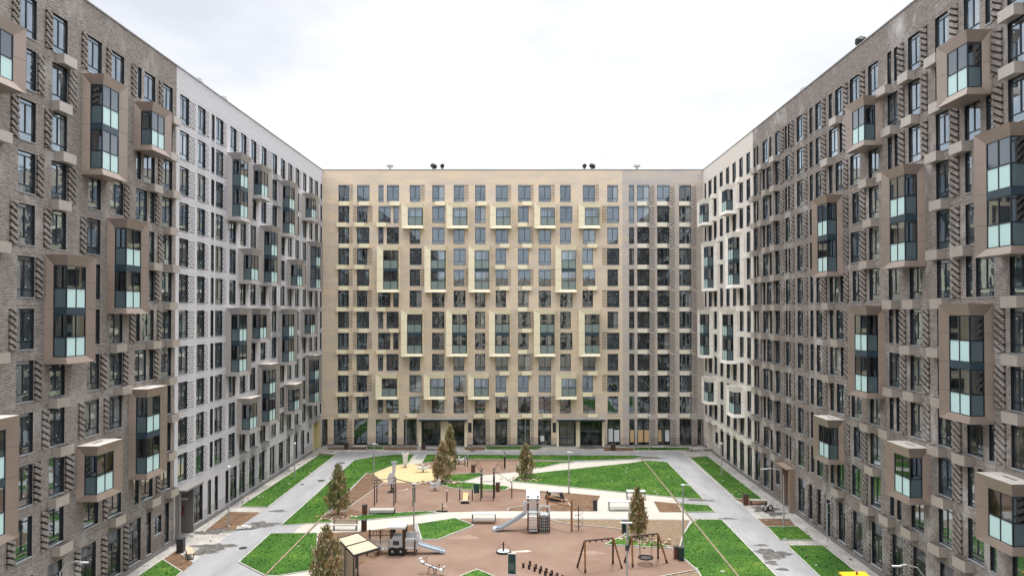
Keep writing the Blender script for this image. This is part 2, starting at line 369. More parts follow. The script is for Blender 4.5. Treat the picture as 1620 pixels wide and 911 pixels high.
def relief(mb,x0,x1,z0,z1,style,mb_i,shade_i):
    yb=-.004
    mb.face([(x0,yb,z0),(x1,yb,z0),(x1,yb,z1),(x0,yb,z1)],shade_i)  # flat sheet painted as the shade behind the raised bricks
    if style=='diag':
        P,g,s,h=.38,.16,.50,.082; pr=.11; z=z0; 
        while z<z1-.03:
            zc=z+h/2; k0=math.floor((zc+s*x0)/P)-1
            for k in range(k0,k0+12):
                a=(k*P+g-zc)/s; b=(k*P+P-zc)/s
                a=max(a,x0); b=min(b,x1)
                if b-a>.04: mb.box(a,b,-pr,yb,z,z+h,mb_i,'k')
            z+=h
    elif style=='dots':      # pierced courses: staggered openings between solid courses
        h=.235; pw=.34; z=z0; j=0
        while z<z1-.05:
            mb.box(x0,x1,-.03,yb,z+.145,min(z+h,z1),mb_i,'k')
            x=x0-(pw*.5 if j%2 else 0)
            while x<x1-.02:
                p,q=max(x,x0),min(x+pw*.40,x1)
                if q-p>.02: mb.box(p,q,-.03,yb,z,z+.145,mb_i,'k')
                x+=pw
            z+=h; j+=1
    elif style=='ribs':
        z=z0
        while z<z1-.05:
            mb.box(x0,x1,-.045,yb,z,z+.12,mb_i,'k'); z+=.21
def building(label,origin,rz,flip,u0,u1,zr,wins,bays,boxes,reliefs,brickm,collar,boxm,corner,rstyle,mort_or_shade,frontmat,pri,grounds=(),u_split=None,depth=14,portals=()):
    """u runs along the facade; origin = facade base at u=0.  flip: local x = -u"""
    S=-1 if flip else 1
    U=(lambda a,b:(-b,-a)) if flip else (lambda a,b:(a,b))
    uc=(u0+u1)/2; c,s=math.cos(rz),math.sin(rz)
    base=(origin[0]+c*S*uc,origin[1]+s*S*uc,0)
    root=empty('apartment_building',base,label,'apartment building',None,rz)
    off=-S*uc
    X=lambda a,b:tuple(v+off for v in U(a,b))
    ops=[]; wl=[]; pre='s_' if frontmat=='frost' else ''
    for (a,b,z0,z1,k) in list(wins)+list(grounds):
        xa,xb=X(a,b); ops.append((xa,xb,z0,z1)); wl.append(((a+b)/2,xa,xb,z0,z1,pre+k))
    for (a,b,z0,z1) in portals:
        xa,xb=X(a,b); ops.append((xa,xb,z0,z1))
    wb=MB(); x0,x1=X(u0,u1)
    zs=sorted(set([0,zr]+[round(o[2],3) for o in ops]+[round(o[3],3) for o in ops]))
    for za,zb in zip(zs,zs[1:]):
        if zb-za<1e-4: continue
        zm=(za+zb)/2; act=sorted([(o[0],o[1]) for o in ops if o[2]<zm<o[3]]); x=x0
        for (a,b) in act:
            if a>x+1e-4: wb.face([(x,0,za),(a,0,za),(a,0,zb),(x,0,zb)])
            x=max(x,b)
        if x<x1-1e-4: wb.face([(x,0,za),(x1,0,za),(x1,0,zb),(x,0,zb)])
    D=DEPTH+.03
    for (a,b,z0,z1) in ops[:len(wl)]:
        wb.face([(a,0,z0),(a,0,z1),(a,D,z1),(a,D,z0)],1); wb.face([(b,0,z0),(b,D,z0),(b,D,z1),(b,0,z1)],1)
        wb.face([(a,0,z1),(b,0,z1),(b,D,z1),(a,D,z1)],1); wb.face([(a,0,z0),(a,D,z0),(b,D,z0),(b,0,z0)],1)
    for (a,b) in ((x0,x0),(x1,x1)): wb.face([(a,0,0),(a,0,zr),(a,depth,zr),(a,depth,0)])
    wb.face([(x0,depth,0),(x1,depth,0),(x1,depth,zr),(x0,depth,zr)])
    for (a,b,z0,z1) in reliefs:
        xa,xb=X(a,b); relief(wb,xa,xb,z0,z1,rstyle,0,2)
    wb.build('wall',[M[brickm],M['lining'],M[mort_or_shade]],root)
    rf=MB(); rf.box(x0,x1,.35,depth,zr-.5,zr-.3); rf.build('roof',[M['roof']],root)
    cp=MB(); cp.box(x0,x1,-.06,.34,zr,zr+.09); cp.build('parapet_cap',[M['cap']],root)
    def pseg(x0_,x1_):
        q=MB(); q.box(x0_,x1_,-.05,-.002,0,.32); q.build('plinth',[M['plinth']],root)
    gx=sorted([o for o in ops if o[2]<.4]); x=x0
    for o in gx:
        if o[0]>x+.05: pseg(x,o[0])
        x=max(x,o[1])
    if x<x1: pseg(x,x1)
    wl.sort(key=pri)
    rest_f,rest_g=MB(),MB(); n=0
    for (uc_,xa,xb,z0,z1,k) in wl:
        f,g,fm,gm=win(xb-xa,z1-z0,k); loc=((xa+xb)/2,0,z0)
        if n<100:
            o=link('window',fm,root,loc); link('pane',gm,o); n+=1
        else:
            T=Matrix.Translation(loc); rest_f.add(f,T); rest_f.add(g,T,mm=[3])
    if rest_f.f:
        o=rest_f.build('window',[M['frame'],M['sill'],M['sticker'],M['glass_side' if pre else 'glass']],root); o['kind']='stuff'
    for q in bays:
        (a,b,r,nn)=q[:4]; xa,xb=X(a,b)
        bay(root,xa,ZT(r),nn,corner,collar,frontmat,q[4] if len(q)>4 else LB)
    for (a,r,*m_) in boxes:
        xa,xb=X(a,a+1.36); acbox(root,xa,ZT(r)-WH-.03,m_[0] if m_ else boxm)
    return root,X
ZT=lambda r:37.09-3*r
ZR=39.2
def W_(lst,rows,k='std'): return [(a,b,ZT(r)-WH,ZT(r),k) for r in rows for (a,b) in lst]
def Rl(a,b,rows): return [(a,b,ZT(r)-WH,ZT(r)) for r in rows]
ALL=range(11); EV=range(0,11,2); OD=range(1,11,2)
def clash(wins_or_rel,bays):   # drop reliefs that would stick through a loggia
    res=[]
    for w in wins_or_rel:
        ok=True
        for b in bays:
            zt=ZT(b[2])+.25; zb=zt-(3.55 if b[3]==1 else 6.55)
            if w[0]<b[1] and w[1]>b[0] and w[2]<zt and w[3]>zb: ok=False
        if ok: res.append(w)
    return res
# ============================================================ LEFT BROWN BLOCK
XL,XRt,YB=-28.57,25.6,110.5
w=[];rel=[];gr=[]
w+=W_([(31.6,33.2),(36.1,37.8)],ALL)+W_([(k*3.3-39,k*3.3-37.4) for k in range(21)],ALL)
w+=W_([(40.1,41.7)],ALL)+W_([(43.85,45.4)],ALL)+W_([(46.95,48.5)],ALL)
w+=W_([(50.7,52.45)],EV)+W_([(50.95,52.45)],OD)+W_([(53.65,55.4)],ALL)
w+=W_([(57.2,57.93),(58.37,60.1)],EV)+W_([(57.2,58.93),(59.37,60.1)],OD)+W_([(61.4,63.1)],ALL)
by=[(39.25,42.3,1,1),(38.95,42.0,8,2),(46.35,49.4,5,2),(50.15,53.2,1,2),(49.8,52.85,9,1),(53.3,56.35,4,2),(56.82,59.87,1,1),(56.4,59.45,8,2),(34.6,37.65,3,2),(31.0,34.05,6,1)]
bx=[(41.2,r) for r in (2,4,6)]+[(47.3,r) for r in (0,2,8,10)]+[(46.85,r) for r in (1,3,7,9)]+[(53.75,6),(54.5,7),(53.75,10)]+[(59.05,r) for r in (2,4,6,10)]+[(62.2,r) for r in EV]+[(61.75,r) for r in OD]+[(36.4,r) for r in (0,1,6,7,8)]
rel+=Rl(45.46,46.15,OD)+Rl(43.15,43.8,EV)+Rl(46.2,46.88,EV)+Rl(48.56,49.5,OD)+Rl(50.0,50.64,EV)+Rl(52.52,53.35,OD)+Rl(53.0,53.58,EV)+Rl(55.46,56.25,(3,7,5))+Rl(56.4,57.13,EV)+Rl(60.17,60.9,OD)+Rl(60.65,61.33,EV)+Rl(38.4,39.1,ALL)
rel=clash(rel,by)
for a,b in ((40.1,41.8),(43.8,45.5),(46.9,48.4),(50.4,52.2),(53.6,55.4),(56.5,58.3)): gr.append((a,b,.45,3.65,'shop'))
for a,b in ((59.1,59.9),(62.1,62.9)): gr.append((a,b,.45,3.65,'shop'))
gr.append((60.4,61.6,1.6,3.0,'square'))
rel+=[(a-.75,a-.08,.45,3.65) for a in (50.4,53.6,56.5)]
rootLB,_=building('dark brown brick apartment block filling the left edge with brown framed loggias',(XL,0,0),R(90),False,-40,63.8,ZR,w,by,bx,rel,'brick_brown','collar_brown','box_brown',-1,'diag','gap_shade_dark','frost',lambda t:200-t[0] if t[0]<39 else t[0]/9,gr)
# ============================================================ LEFT GREY BLOCK
cols=[(64.45,66.2),(68.0,69.65),(71.0,71.7),(72.05,73.8),(75.5,77.15),(78.35,79.95),(81.3,82.95),(84.55,86.2),(88.3,89.95),(91.3,92.9),(94.1,95.75),(97.2,98.8),(100.5,102.1),(103.5,105.1),(106.3,107.9),(109.2,110.1)]
w=W_(cols,ALL)
by=[(74.8,77.85,1,2),(80.8,83.85,1,1),(90.5,93.55,1,2),(100,103.05,1,1),(84.1,87.15,3,2),(77.9,80.95,4,1),(93.8,96.85,4,1),(102.4,105.45,3,2),(80.6,83.65,6,1),(90.5,93.55,6,2),(99.8,102.85,6,1),(74.7,77.75,6,2),(83.7,86.75,8,2),(77.7,80.75,9,1),(92.9,95.95,9,1),(101.9,104.95,8,2)]
rel=[]
for a,b in ((66.26,67.5),(69.72,70.45),(73.88,74.65),(77.22,78.0),(80.02,80.75),(83.1,84.0),(86.3,87.2),(87.4,88.2),(93.0,93.75),(95.85,96.7),(98.9,99.8),(105.2,106.1)): rel+=Rl(a,b,ALL)
rel=clash(rel,by)
bx=[(88.65,r) for r in (0,1,5,6)]+[(a,10) for a in (78.6,81.6,85.0,94.3,97.4,103.6,106.5)]+[(106.5,r) for r in (0,1,5)]
gr=[(a,b,.5,3.7,'shop') for a,b in ((67.7,69.5),(74.8,75.6),(76.0,77.7),(78.4,80.0),(81.2,82.9),(84.2,86.0),(87.8,89.4),(91.0,92.6),(93.9,95.4),(97.0,98.5),(100,101.6))]+[(70.6,71.35,.5,3.7,'shop'),(72.2,72.95,.5,3.7,'shop'),(102.9,103.9,1.6,3.1,'square')]
rel+=[(a,b,.5,3.7) for a,b in ((80.1,80.9),(83.0,83.8),(86.1,87.0),(89.5,90.4),(92.7,93.5),(98.6,99.5))]
rootLG,XG=building('light grey brick apartment block on the left adjoining the beige facade',(XL,0,0),R(90),False,63.8,YB,ZR,w,by,bx,rel,'brick_grey','collar_grey','box_grey',-1,'dots','gap_shade_black','frost',lambda t:t[0]+(40 if any(b[0]<t[0]<b[1] and ZT(b[2])+.3>t[4]>ZT(b[2])-3*b[3]+.1 for b in by) else 0),gr,portals=((64.35,67.3,0,3.9),(106.0,109.3,0,3.75)))
# ============================================================ BACK BLOCKS
Xp=lambda p:(p-828)/11.13
def bcols(spec):
    ws=[];rl=[]
    for rows,a,b in spec: ws+=W_([(Xp(a),Xp(b))],rows)
    return ws
E,O,A=EV,OD,ALL
spec=[(A,535,552),(E,564.5,584),(O,564.5,581),(E,598.4,606.4),(E,611.6,630.8),(O,598.4,617.6),(O,622.3,630.6),(E,648,664.7),(O,648,667),(A,683.6,703),(E,717.6,734.5),(O,717.6,736.6),(A,751.6,767.8),
 ((0,2,4,6,8,10),784.2,803.8),((1,3,5,7,9),784.2,800.6),(E,819.8,839.5),(O,819.5,836.2),(A,852.2,871.6),(E,886.2,903),(O,886.2,905.5),((0,1,2,4,6,8,10),922.2,941.6),((3,5,7,9),921.5,938),(E,961,977.8),(O,960.3,979.8)]
w=bcols(spec)
bp=[(636.3,1,1),(706.4,1,1),(774.5,1,1),(844,1,1),(913.7,1,1),(597.8,3,2),(672.2,3,2),(741,3,2),(877,3,2),(635.6,6,2),(706,6,2),(773,6,2),(843.4,6,2),(913.4,6,2),(596.2,9,1),(671.3,9,1),(740.2,9,1),(877,9,1)]
by=[(Xp(a)+.10,Xp(a)+.10+LB,r,n) for a,r,n in bp]
bp_=[(E,537),(O,533),(E,568.8),(O,561.4)]
bx=[(Xp(p),r) for rows,p in bp_ for r in rows]+[(Xp(617.2),r) for r in (0,6,10)]+[(Xp(596),r) for r in (1,5,7)]+[(Xp(689),0),(Xp(755.2),0),(Xp(645.5),10),(Xp(750),10)]+\
 [(Xp(790.5),r) for r in (2,4,8,10)]+[(Xp(783.2),r) for r in (3,9)]+[(Xp(826),r) for r in E]+[(Xp(819),r) for r in O]+[(Xp(858.6),10)]+[(Xp(929.4),r) for r in (2,4,8,10)]+[(Xp(921.3),r) for r in (3,9)]
rel=[]
for rows,a,b in ((E,552.6,557.6),(O,558.3,564),(O,581.5,588.8),(E,665.3,671.5),(E,735.2,741),((0,2,4,6,8),804.4,808.5),(E,872,877.6),((0,2,6,8),942.2,947.6),(O,952.6,959.6),(E,840,844)): rel+=Rl(Xp(a),Xp(b),rows)
rel=clash(rel,by)
def G(lst,k='shop',z0=.15,z1=3.85): return [(Xp(a),Xp(b),z0,z1,k) for a,b in lst]
gr=G([(510.5,519),(528.8,549.3),(560.9,581.8),(595.2,615.3),(620.2,628.4),(639.4,659.7),(748.3,768.6),(783.4,802.8),(818.4,838.4),(851.3,871.9),(960.5,981)])
rel+=[(Xp(a),Xp(b),.33,3.85) for a,b in ((550,558),(769.2,775),(803.3,808),(839,844.5))]
rel2=lambda rr:rr
rootBB,XBf=building('beige yellow brick apartment block closing the far end of the courtyard',(0,YB,0),0,False,XL,14.1,ZR+.05,w,by,bx,rel,'brick_beige','collar_cream','box_cream',1,'ribs','gap_shade_tan','frost_shaded_end',lambda t:abs(t[0])/50+(100 if any(b[0]<t[0]<b[1] and ZT(b[2])+.3>t[4]>ZT(b[2])-3*b[3]+.1 for b in by) else 0),gr,
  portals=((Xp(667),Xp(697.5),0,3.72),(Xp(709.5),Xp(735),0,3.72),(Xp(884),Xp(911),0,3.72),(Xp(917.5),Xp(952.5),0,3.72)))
w=W_([(Xp(995.2),Xp(1003.4)),(Xp(1008.3),Xp(1027.7)),(Xp(1040),Xp(1059.4)),(Xp(1074.8),Xp(1094))],ALL)
bx=[(Xp(1008),r) for r in A]+[(Xp(1039.3),r) for r in A]+[(Xp(1074.3),r) for r in A]
rel=[]
for a,b in ((1028.2,1035.5),(1060,1067.6),(1094.8,1101.8)):
    for r in A: rel.append((Xp(a),Xp(b),ZT(r)-2.8,ZT(r)-.1) if r<10 else (Xp(a),Xp(b),ZT(r)-WH,ZT(r)-.1))
gr=G([(995.2,1003.6),(1007.7,1027.8),(1040,1060),(1074.5,1093.6),(1102.7,1112)])
rel+=[(Xp(a),Xp(b),.33,3.85) for a,b in ((1028.6,1036),(1061,1068.5),(1094.4,1101.6))]
building('pinkish beige brick block with zigzag relief strips in the far right corner',(0,YB,0),0,False,14.1,XRt,ZR+.05,w,[],bx,rel,'brick_pink','collar_pale','collar_pale',1,'diag','gap_shade_tan','frost_shaded_end',lambda t:t[0],gr)
# ============================================================ RIGHT PALE BLOCK (u = distance, local x = -u)
cols=[(87.5,89.0),(90.4,91.95),(93.4,94.95),(96.45,98.0),(99.6,101.15),(102.8,104.3),(105.5,107.3),(108.7,109.6)]
w=W_(cols,A)
by=[(105.1,108.15,1,1),(93.0,96.05,1,1),(102.6,105.65,3,2),(90.2,93.25,3,2),(105.1,108.15,6,2),(93.0,96.05,6,2),(102.7,105.75,9,1),(89.9,92.95,9,1)]
bx=[(90.4,r) for r in (0,1,2,5,6,7)]+[(87.6,r) for r in (3,8)]+[(102.9,r) for r in (0,1,5,6)]+[(99.7,r) for r in (2,3,7,8)]+[(a,10) for a in (87.6,90.6,93.6,96.6,99.7,103.0,105.9)]
gr=[(a,b,.4,3.7,'shop') for a,b in ((87.3,89.0),(90.4,92.1),(93.4,95.1),(96.5,98.2),(99.7,101.2))]+[(102.5,104.0,1.6,3.1,'square')]
building('cream white brick apartment block on the right next to the far facade',(XRt,0,0),R(-90),True,86.5,YB,ZR,w,by,bx,[],'brick_white','collar_white','collar_white',1,'diag','gap_shade_tan','frost',lambda t:t[0]+(40 if any(b[0]<t[0]<b[1] and ZT(b[2])+.3>t[4]>ZT(b[2])-3*b[3]+.1 for b in by) else 0),gr,portals=((105.4,108.6,0,3.75),))
# ============================================================ RIGHT BROWN BLOCK
w=W_([(84.5,86.1)],O)+W_([(84.5,85.1),(85.5,86.1)],E)
w+=W_([(81.25,82.95),(80.05,80.7)],E)+W_([(80.05,81.7),(82.2,82.95)],O)+W_([(77.35,78.85)],A)
w+=W_([(74.35,75.0),(75.3,75.9)],E)+W_([(74.35,75.85)],O)+W_([(70.9,72.6)],A)
w+=W_([(66.5,67.95),(68.6,69.35)],E)+W_([(66.9,67.9),(68.6,69.35)],O)
w+=W_([(62.05,63.6),(64.2,64.95)],E)+W_([(63.2,64.95),(62.05,62.75)],O)
w+=W_([(59.0,60.75)],E)+W_([(59.05,60.4)],O)+W_([(55.9,57.5)],A)
w+=W_([(52.85,53.45),(53.85,54.45)],E)+W_([(52.9,54.45)],O)+W_([(49.9,51.5)],A)+W_([(46.55,48.1)],A)
w+=W_([(43.4,44.95),(42.25,42.85)],E)+W_([(42.25,43.95),(44.3,44.95)],O)+W_([(39.15,40.9)],A)+W_([(35.6,37.2),(31.5,33.1)],A)+W_([(k*3.3-39,k*3.3-37.4) for k in range(21)],A)
by=[(62.1,65.15,3,2),(62.05,65.1,9,1),(55.2,58.25,1,1),(55.0,58.05,6,2),(49.4,52.45,3,2),(49.0,52.05,9,1),(42.3,45.35,1,1),(42.3,45.35,6,2),(38.6,41.65,3,2),(38.7,41.75,9,1),(31.5,34.55,6,2)]
bx=[(84.4,r) for r in E]+[(85.0,r) for r in O]+[(82.0,r) for r in E]+[(80.5,r) for r in O]+[(77.8,r) for r in A]
bx+=[(62.25,r) for r in (0,6,10)]+[(64.1,r) for r in (1,5,7)]+[(56.8,r) for r in (2,4,8,10)]+[(56.05,r) for r in (3,9)]
bx+=[(53.75,r) for r in (0,2,6,8,10)]+[(53.05,r) for r in (1,5,7)]+[(50.6,r) for r in (0,6,10)]+[(50.15,r) for r in (1,5,7)]
bx+=[(47.15,r) for r in E]+[(46.65,r) for r in O]+[(44.35,r) for r in (2,4,8,10)]+[(39.55,r) for r in (0,1,5,6,7)]
bx=[b for b in bx if not any(q[0]<b[0]+1.36 and q[1]>b[0] and ZT(q[2])+.2>ZT(b[1])-WH-.03 and ZT(q[2])+.25-(3.55 if q[3]==1 else 6.55)<ZT(b[1])-WH-.5 for q in by)]
rel=Rl(83.5,84.4,O)+Rl(76.1,77.25,A)+Rl(73.35,74.25,A)+Rl(69.9,70.82,A)+Rl(65.5,66.8,O)+Rl(65.6,66.4,E)+Rl(61.1,61.98,A)+Rl(58.0,58.95,A)+Rl(52.0,52.8,A)+Rl(49.0,49.83,A)+Rl(45.5,46.45,A)+Rl(41.3,42.2,A)+Rl(37.4,38.3,A)+Rl(79.05,79.9,O)
rel=clash(rel,by)
gr=[(a,b,.5,3.6,'shop') for a,b in ((84.3,86.0),(81.3,83.0),(79.95,80.6),(70.8,72.6),(69.0,69.85),(67.0,67.8),(61.8,63.4),(58.9,60.6),(55.7,57.4),(52.7,54.2),(49.7,51.3),(46.5,48),(42.5,44.5),(39,40.7))]+[(65.0,65.85,.1,3.2,'shop'),(77.9,79.0,1.6,3.1,'square')]
rel+=[(a,b,.5,3.6) for a,b in ((69.95,70.7),(66.1,66.9),(67.9,68.85),(63.6,64.8),(60.75,61.7),(57.6,58.7),(54.3,55.5),(51.4,52.5))]
building('taupe brown brick apartment block on the right with pale salt stains under its parapet',(XRt,0,0),R(-90),True,-40,86.5,ZR,w,by,bx,rel,'brick_taupe','collar_brown','box_brown',1,'diag','gap_shade_dark','frost',lambda t:(t[0] if t[0]>38.9 else 200-t[0])+(40 if any(b[0]<t[0]<b[1] and ZT(b[2])+.3>t[4]>ZT(b[2])-3*b[3]+.1 for b in by) else 0),gr,portals=((73.9,76.9,0,3.8),))
# ============================================================ BLOCK BEHIND THE CAMERA (seen mirrored in the far windows)
w=[]
for r in range(3,11):
    for k in range(16): w.append((-27+k*3.3,-25.4+k*3.3,ZT(r)-WH,ZT(r),'std'))
building('beige apartment block behind the viewpoint, mirrored in the far windows',(0,-40,0),R(180),True,XL,XRt,30.5,w,[],[],[],'brick_beige','collar_cream','collar_cream',1,'ribs','gap_shade_tan','frost_shaded_end',lambda t:t[0])
# ---------------- portals (recessed entrances) as parts of their building
M['portal_grey']=mat('grey portal panel',(.20,.19,.18),.6); M['portal_brown']=mat('brown portal panel',(.12,.085,.07),.5)
M['portal_tan']=mat('tan portal panel',(.30,.22,.17),.5); M['portal_yellow']=mat('olive cream portal panel',(.66,.57,.30),.5); M['portal_white']=mat('cream portal panel',(.74,.68,.6),.55)
def portal(root,xa,xb,h,d,msid,mback,door=True):
    b=MB(); b.face([(xa,0,0),(xa,0,h),(xa,d,h),(xa,d,0)],0); b.face([(xb,0,0),(xb,d,0),(xb,d,h),(xb,0,h)],0)
    b.face([(xa,0,h),(xb,0,h),(xb,d,h),(xa,d,h)],1); b.face([(xa,d,0),(xb,d,0),(xb,d,h),(xa,d,h)],1)
    p=b.build('entrance_recess',[M[msid],M[mback]],root)
    if door:
        f=MB(); g=MB(); w_=xb-xa; a=xa+.12; c=xb-.12; hh=h-.35; y=d-.08
        xs=[a,(a+c)/2-.04,c-.07]
        for x in xs: f.box(x,x+.07,y,y+.06,0,hh)
        for z in (0.02,.9,2.15,hh-.07): f.box(a,c,y+.005,y+.055,z,z+.07)
        g.face([(a,y+.04,.05),(c,y+.04,.05),(c,y+.04,hh),(a,y+.04,hh)])
        dd=f.build('door',[M['frame']],p); g.build('pane',[M['glass_shop']],dd) if False else g.build('door_glass',[M['glass_shop']],p)
def by_label(s): return [o for o in COL.objects if o.type=='EMPTY' and s in o.get('label','')][0]
lg=by_label('light grey brick'); ox=-(63.8+YB)/2
portal(lg,64.35+ox,67.3+ox,3.9,2.2,'portal_grey','portal_grey'); portal(lg,106.0+ox,109.3+ox,3.75,1.6,'portal_yellow','portal_yellow',False)
# framing jambs and small canopy of the grey entrance
b=MB(); b.box(64.05+ox,64.35+ox,-.35,0,0,4.15); b.box(64.05+ox,67.6+ox,-.9,0,4.15,4.3); b.box(67.3+ox,67.5+ox,-.1,0,0,4.15); b.build('canopy',[M['portal_grey']],lg)
b=MB(); b.box(105.75+ox,106.0+ox,-.12,0,0,3.9); b.box(109.3+ox,109.5+ox,-.12,0,0,3.9); b.build('portal_frame',[M['portal_yellow']],lg)
bb=by_label('beige yellow brick'); ox=-(XL+14.1)/2
for k,(a,c,side) in enumerate(((667,697.5,0),(709.5,735,0),(884,911,0),(917.5,952.5,0))):
    portal(bb,Xp(a)+ox,Xp(c)+ox,3.72,1.3,'portal_yellow','frame')
for (a,c) in ((664.5,739.5),(880.5,956)):
    b=MB(); b.box(Xp(a)+ox,Xp(c)+ox,-1.5,0,3.75,3.97,0); b.box(Xp(a)+ox-.03,Xp(c)+ox+.03,-1.53,.0,3.97,4.03,1); b.build('canopy',[M['frame'],M['sill']],bb)
for a,c in ((663,667),(697.5,709.5),(735,739),(880.6,884),(911,917.5),(952.5,956)):
    b=MB(); b.box(Xp(a)+ox,Xp(c)+ox,-.06,-.003,.0,3.74); b.build('pier',[M['collar_cream']],bb)
for a in (741,874):
    b=MB(); b.box(Xp(a)+ox,Xp(a+5.3)+ox,-.04,-.003,2.0,3.35); b.build('address_panel',[M['lining']],bb)
rb=by_label('taupe brown brick'); ox=(-40+86.5)/2
portal(rb,-76.9+ox,-73.9+ox,3.8,1.8,'portal_tan','portal_brown')
b=MB(); b.box(-73.9+ox,-73.6+ox,-.5,0,0,4.0); b.box(-77.1+ox,-73.6+ox,-.7,0,4.0,4.14); b.box(-77.1+ox,-76.9+ox,-.1,0,0,4.0); b.build('canopy',[M['portal_tan']],rb)
b=MB(); b.tube([(-64.5+ox,-.5,0),(-64.5+ox,-.5,3.1),(-64.5+ox,-.02,3.2)],.06); b.build('downpipe',[M['sill']],rb)
wb_=by_label('cream white brick'); ox=(86.5+YB)/2
portal(wb_,-108.6+ox,-105.4+ox,3.75,1.4,'portal_white','portal_white',False)
# entrance number "2" and small white plaque in the grey entrance
cu=bpy.data.curves.new('entrance_number','FONT'); cu.body='2'; cu.size=1.1; cu.extrude=.01
t=bpy.data.objects.new('tmp',cu); COL.objects.link(t); bpy.context.view_layer.update()
me=bpy.data.meshes.new_from_object(t.evaluated_get(bpy.context.evaluated_depsgraph_get())); bpy.data.objects.remove(t)
M['red']=mat('dark red lettering',(.22,.03,.03),.5); me.materials.clear(); me.materials.append(M['red'])
o=link('entrance_number',me,lg); ox=-(63.8+YB)/2; o.location=(67.285+ox,.35,1.55); o.rotation_euler=(R(90),0,R(-90))
o.location=(67.27+ox,1.1,1.5)
b=MB(); b.box(67.26+ox,67.29+ox,.35,.95,2.75,2.95); b.build('plaque',[M['sticker']],lg)

M['board']=mat('tan board behind glass',(.62,.42,.22),.8); M['sheeting']=mat('white sheeting behind glass',(.62,.64,.66),.8)
pk=by_label('pinkish beige brick'); ox=-(14.1+XRt)/2
for root_,o_,a,c,z0,z1,m_ in ((pk,ox,997,1002.5,.6,2.3,'board'),(pk,ox,1009,1017,.6,2.3,'board'),(pk,ox,1019,1026.5,.6,2.3,'board'),(pk,ox,1041,1046,.7,2.3,'board'),(pk,ox,1052,1058.5,.7,2.3,'sheeting'),(bb,-(XL+14.1)/2,962.5,969.5,.65,2.5,'sheeting'),(bb,-(XL+14.1)/2,971.5,979.5,.65,2.3,'sheeting'),(bb,-(XL+14.1)/2,855,861,.7,1.5,'sheeting')):
    b=MB(); b.box(Xp(a)+o_,Xp(c)+o_,.10,.125,z0,z1); b.build('board',[M[m_]],root_)
# ============================================================ GROUND
def gmat(name,stops,scale,rough=.95,scale2=None,detail=8,bump=0,bs=30,stretch=(1,1,1)):
    m=bpy.data.materials.new(name); m.use_nodes=True; t=m.node_tree; N=t.nodes; b=N['Principled BSDF']; lk=t.links.new
    b.inputs['Roughness'].default_value=rough; b.inputs['Specular IOR Level'].default_value=.25
    g=N.new('ShaderNodeTexCoord'); mp_=N.new('ShaderNodeMapping'); mp_.inputs['Scale'].default_value=stretch; lk(g.outputs['Object'],mp_.inputs[0])
    n=N.new('ShaderNodeTexNoise'); n.inputs['Scale'].default_value=scale; n.inputs['Detail'].default_value=detail; n.inputs['Roughness'].default_value=.65; lk(mp_.outputs[0],n.inputs[0])
    src=n.outputs[0]
    if scale2:
        n2=N.new('ShaderNodeTexNoise'); n2.inputs['Scale'].default_value=scale2; n2.inputs['Detail'].default_value=4; lk(g.outputs['Object'],n2.inputs[0])
        mm=N.new('ShaderNodeMix'); mm.data_type='FLOAT'; mm.inputs[0].default_value=.42; lk(src,mm.inputs[2]); lk(n2.outputs[0],mm.inputs[3]); src=mm.outputs[0]
    r=N.new('ShaderNodeValToRGB'); e=r.color_ramp.elements
    while len(e)<len(stops): e.new(.5)
    for k,(p,c) in enumerate(stops): e[k].position=p; e[k].color=(*c,1)
    lk(src,r.inputs[0]); lk(r.outputs[0],b.inputs['Base Color'])
    if bump:
        n3=N.new('ShaderNodeTexNoise'); n3.inputs['Scale'].default_value=bs; n3.inputs['Detail'].default_value=5; lk(g.outputs['Object'],n3.inputs[0])
        bp=N.new('ShaderNodeBump'); bp.inputs['Strength'].default_value=bump; bp.inputs['Distance'].default_value=.05; lk(n3.outputs[0],bp.inputs['Height']); lk(bp.outputs[0],b.inputs['Normal'])
    return m
G_={}
G_['asphalt']=gmat('dusty light asphalt',[(.30,(.13,.13,.135)),(.42,(.235,.235,.24)),(.6,(.31,.31,.315)),(.75,(.37,.37,.365))],.22,.85,scale2=9,bump=.15,bs=60,stretch=(2.2,.6,1))
G_['paving']=gmat('cream concrete paving',[(.28,(.27,.25,.215)),(.42,(.385,.36,.315)),(.7,(.45,.42,.37))],.35,scale2=6)
G_['strip']=gmat('dusty concrete strip',[(.30,(.12,.11,.10)),(.43,(.28,.265,.245)),(.6,(.44,.42,.385))],.5,scale2=5,stretch=(1.6,.7,1))
G_['rubber']=gmat('brown rubber surfacing',[(.32,(.135,.085,.062)),(.45,(.18,.115,.084)),(.56,(.205,.14,.105)),(.68,(.26,.195,.15))],.22,scale2=18)
G_['yellow']=gmat('sand yellow rubber surfacing',[(.3,(.44,.345,.18)),(.7,(.51,.41,.235))],.5,scale2=20)
G_['soil']=gmat('bare brown soil',[(.3,(.055,.03,.018)),(.48,(.125,.075,.045)),(.62,(.19,.12,.073)),(.8,(.28,.21,.14))],1.2,scale2=7,bump=.9,bs=5)
G_['mulch']=gmat('rough pale mulch soil',[(.32,(.06,.04,.024)),(.46,(.155,.11,.07)),(.6,(.255,.195,.13)),(.8,(.38,.31,.22))],2.6,scale2=9,bump=1,bs=6,stretch=(.8,2.4,1))
G_['grass']=gmat('lawn grass',[(.28,(.016,.045,.006)),(.42,(.026,.080,.009)),(.52,(.042,.115,.012)),(.62,(.095,.165,.022)),(.78,(.16,.17,.05))],.32,scale2=5,bump=1,bs=14)
G_['kerb']=mat('light concrete kerb',(.46,.445,.41),.9,nz=.2,nscale=2)
G_['stain']=gmat('damp dark stain',[(.4,(.07,.065,.06)),(.6,(.15,.14,.13))],2)
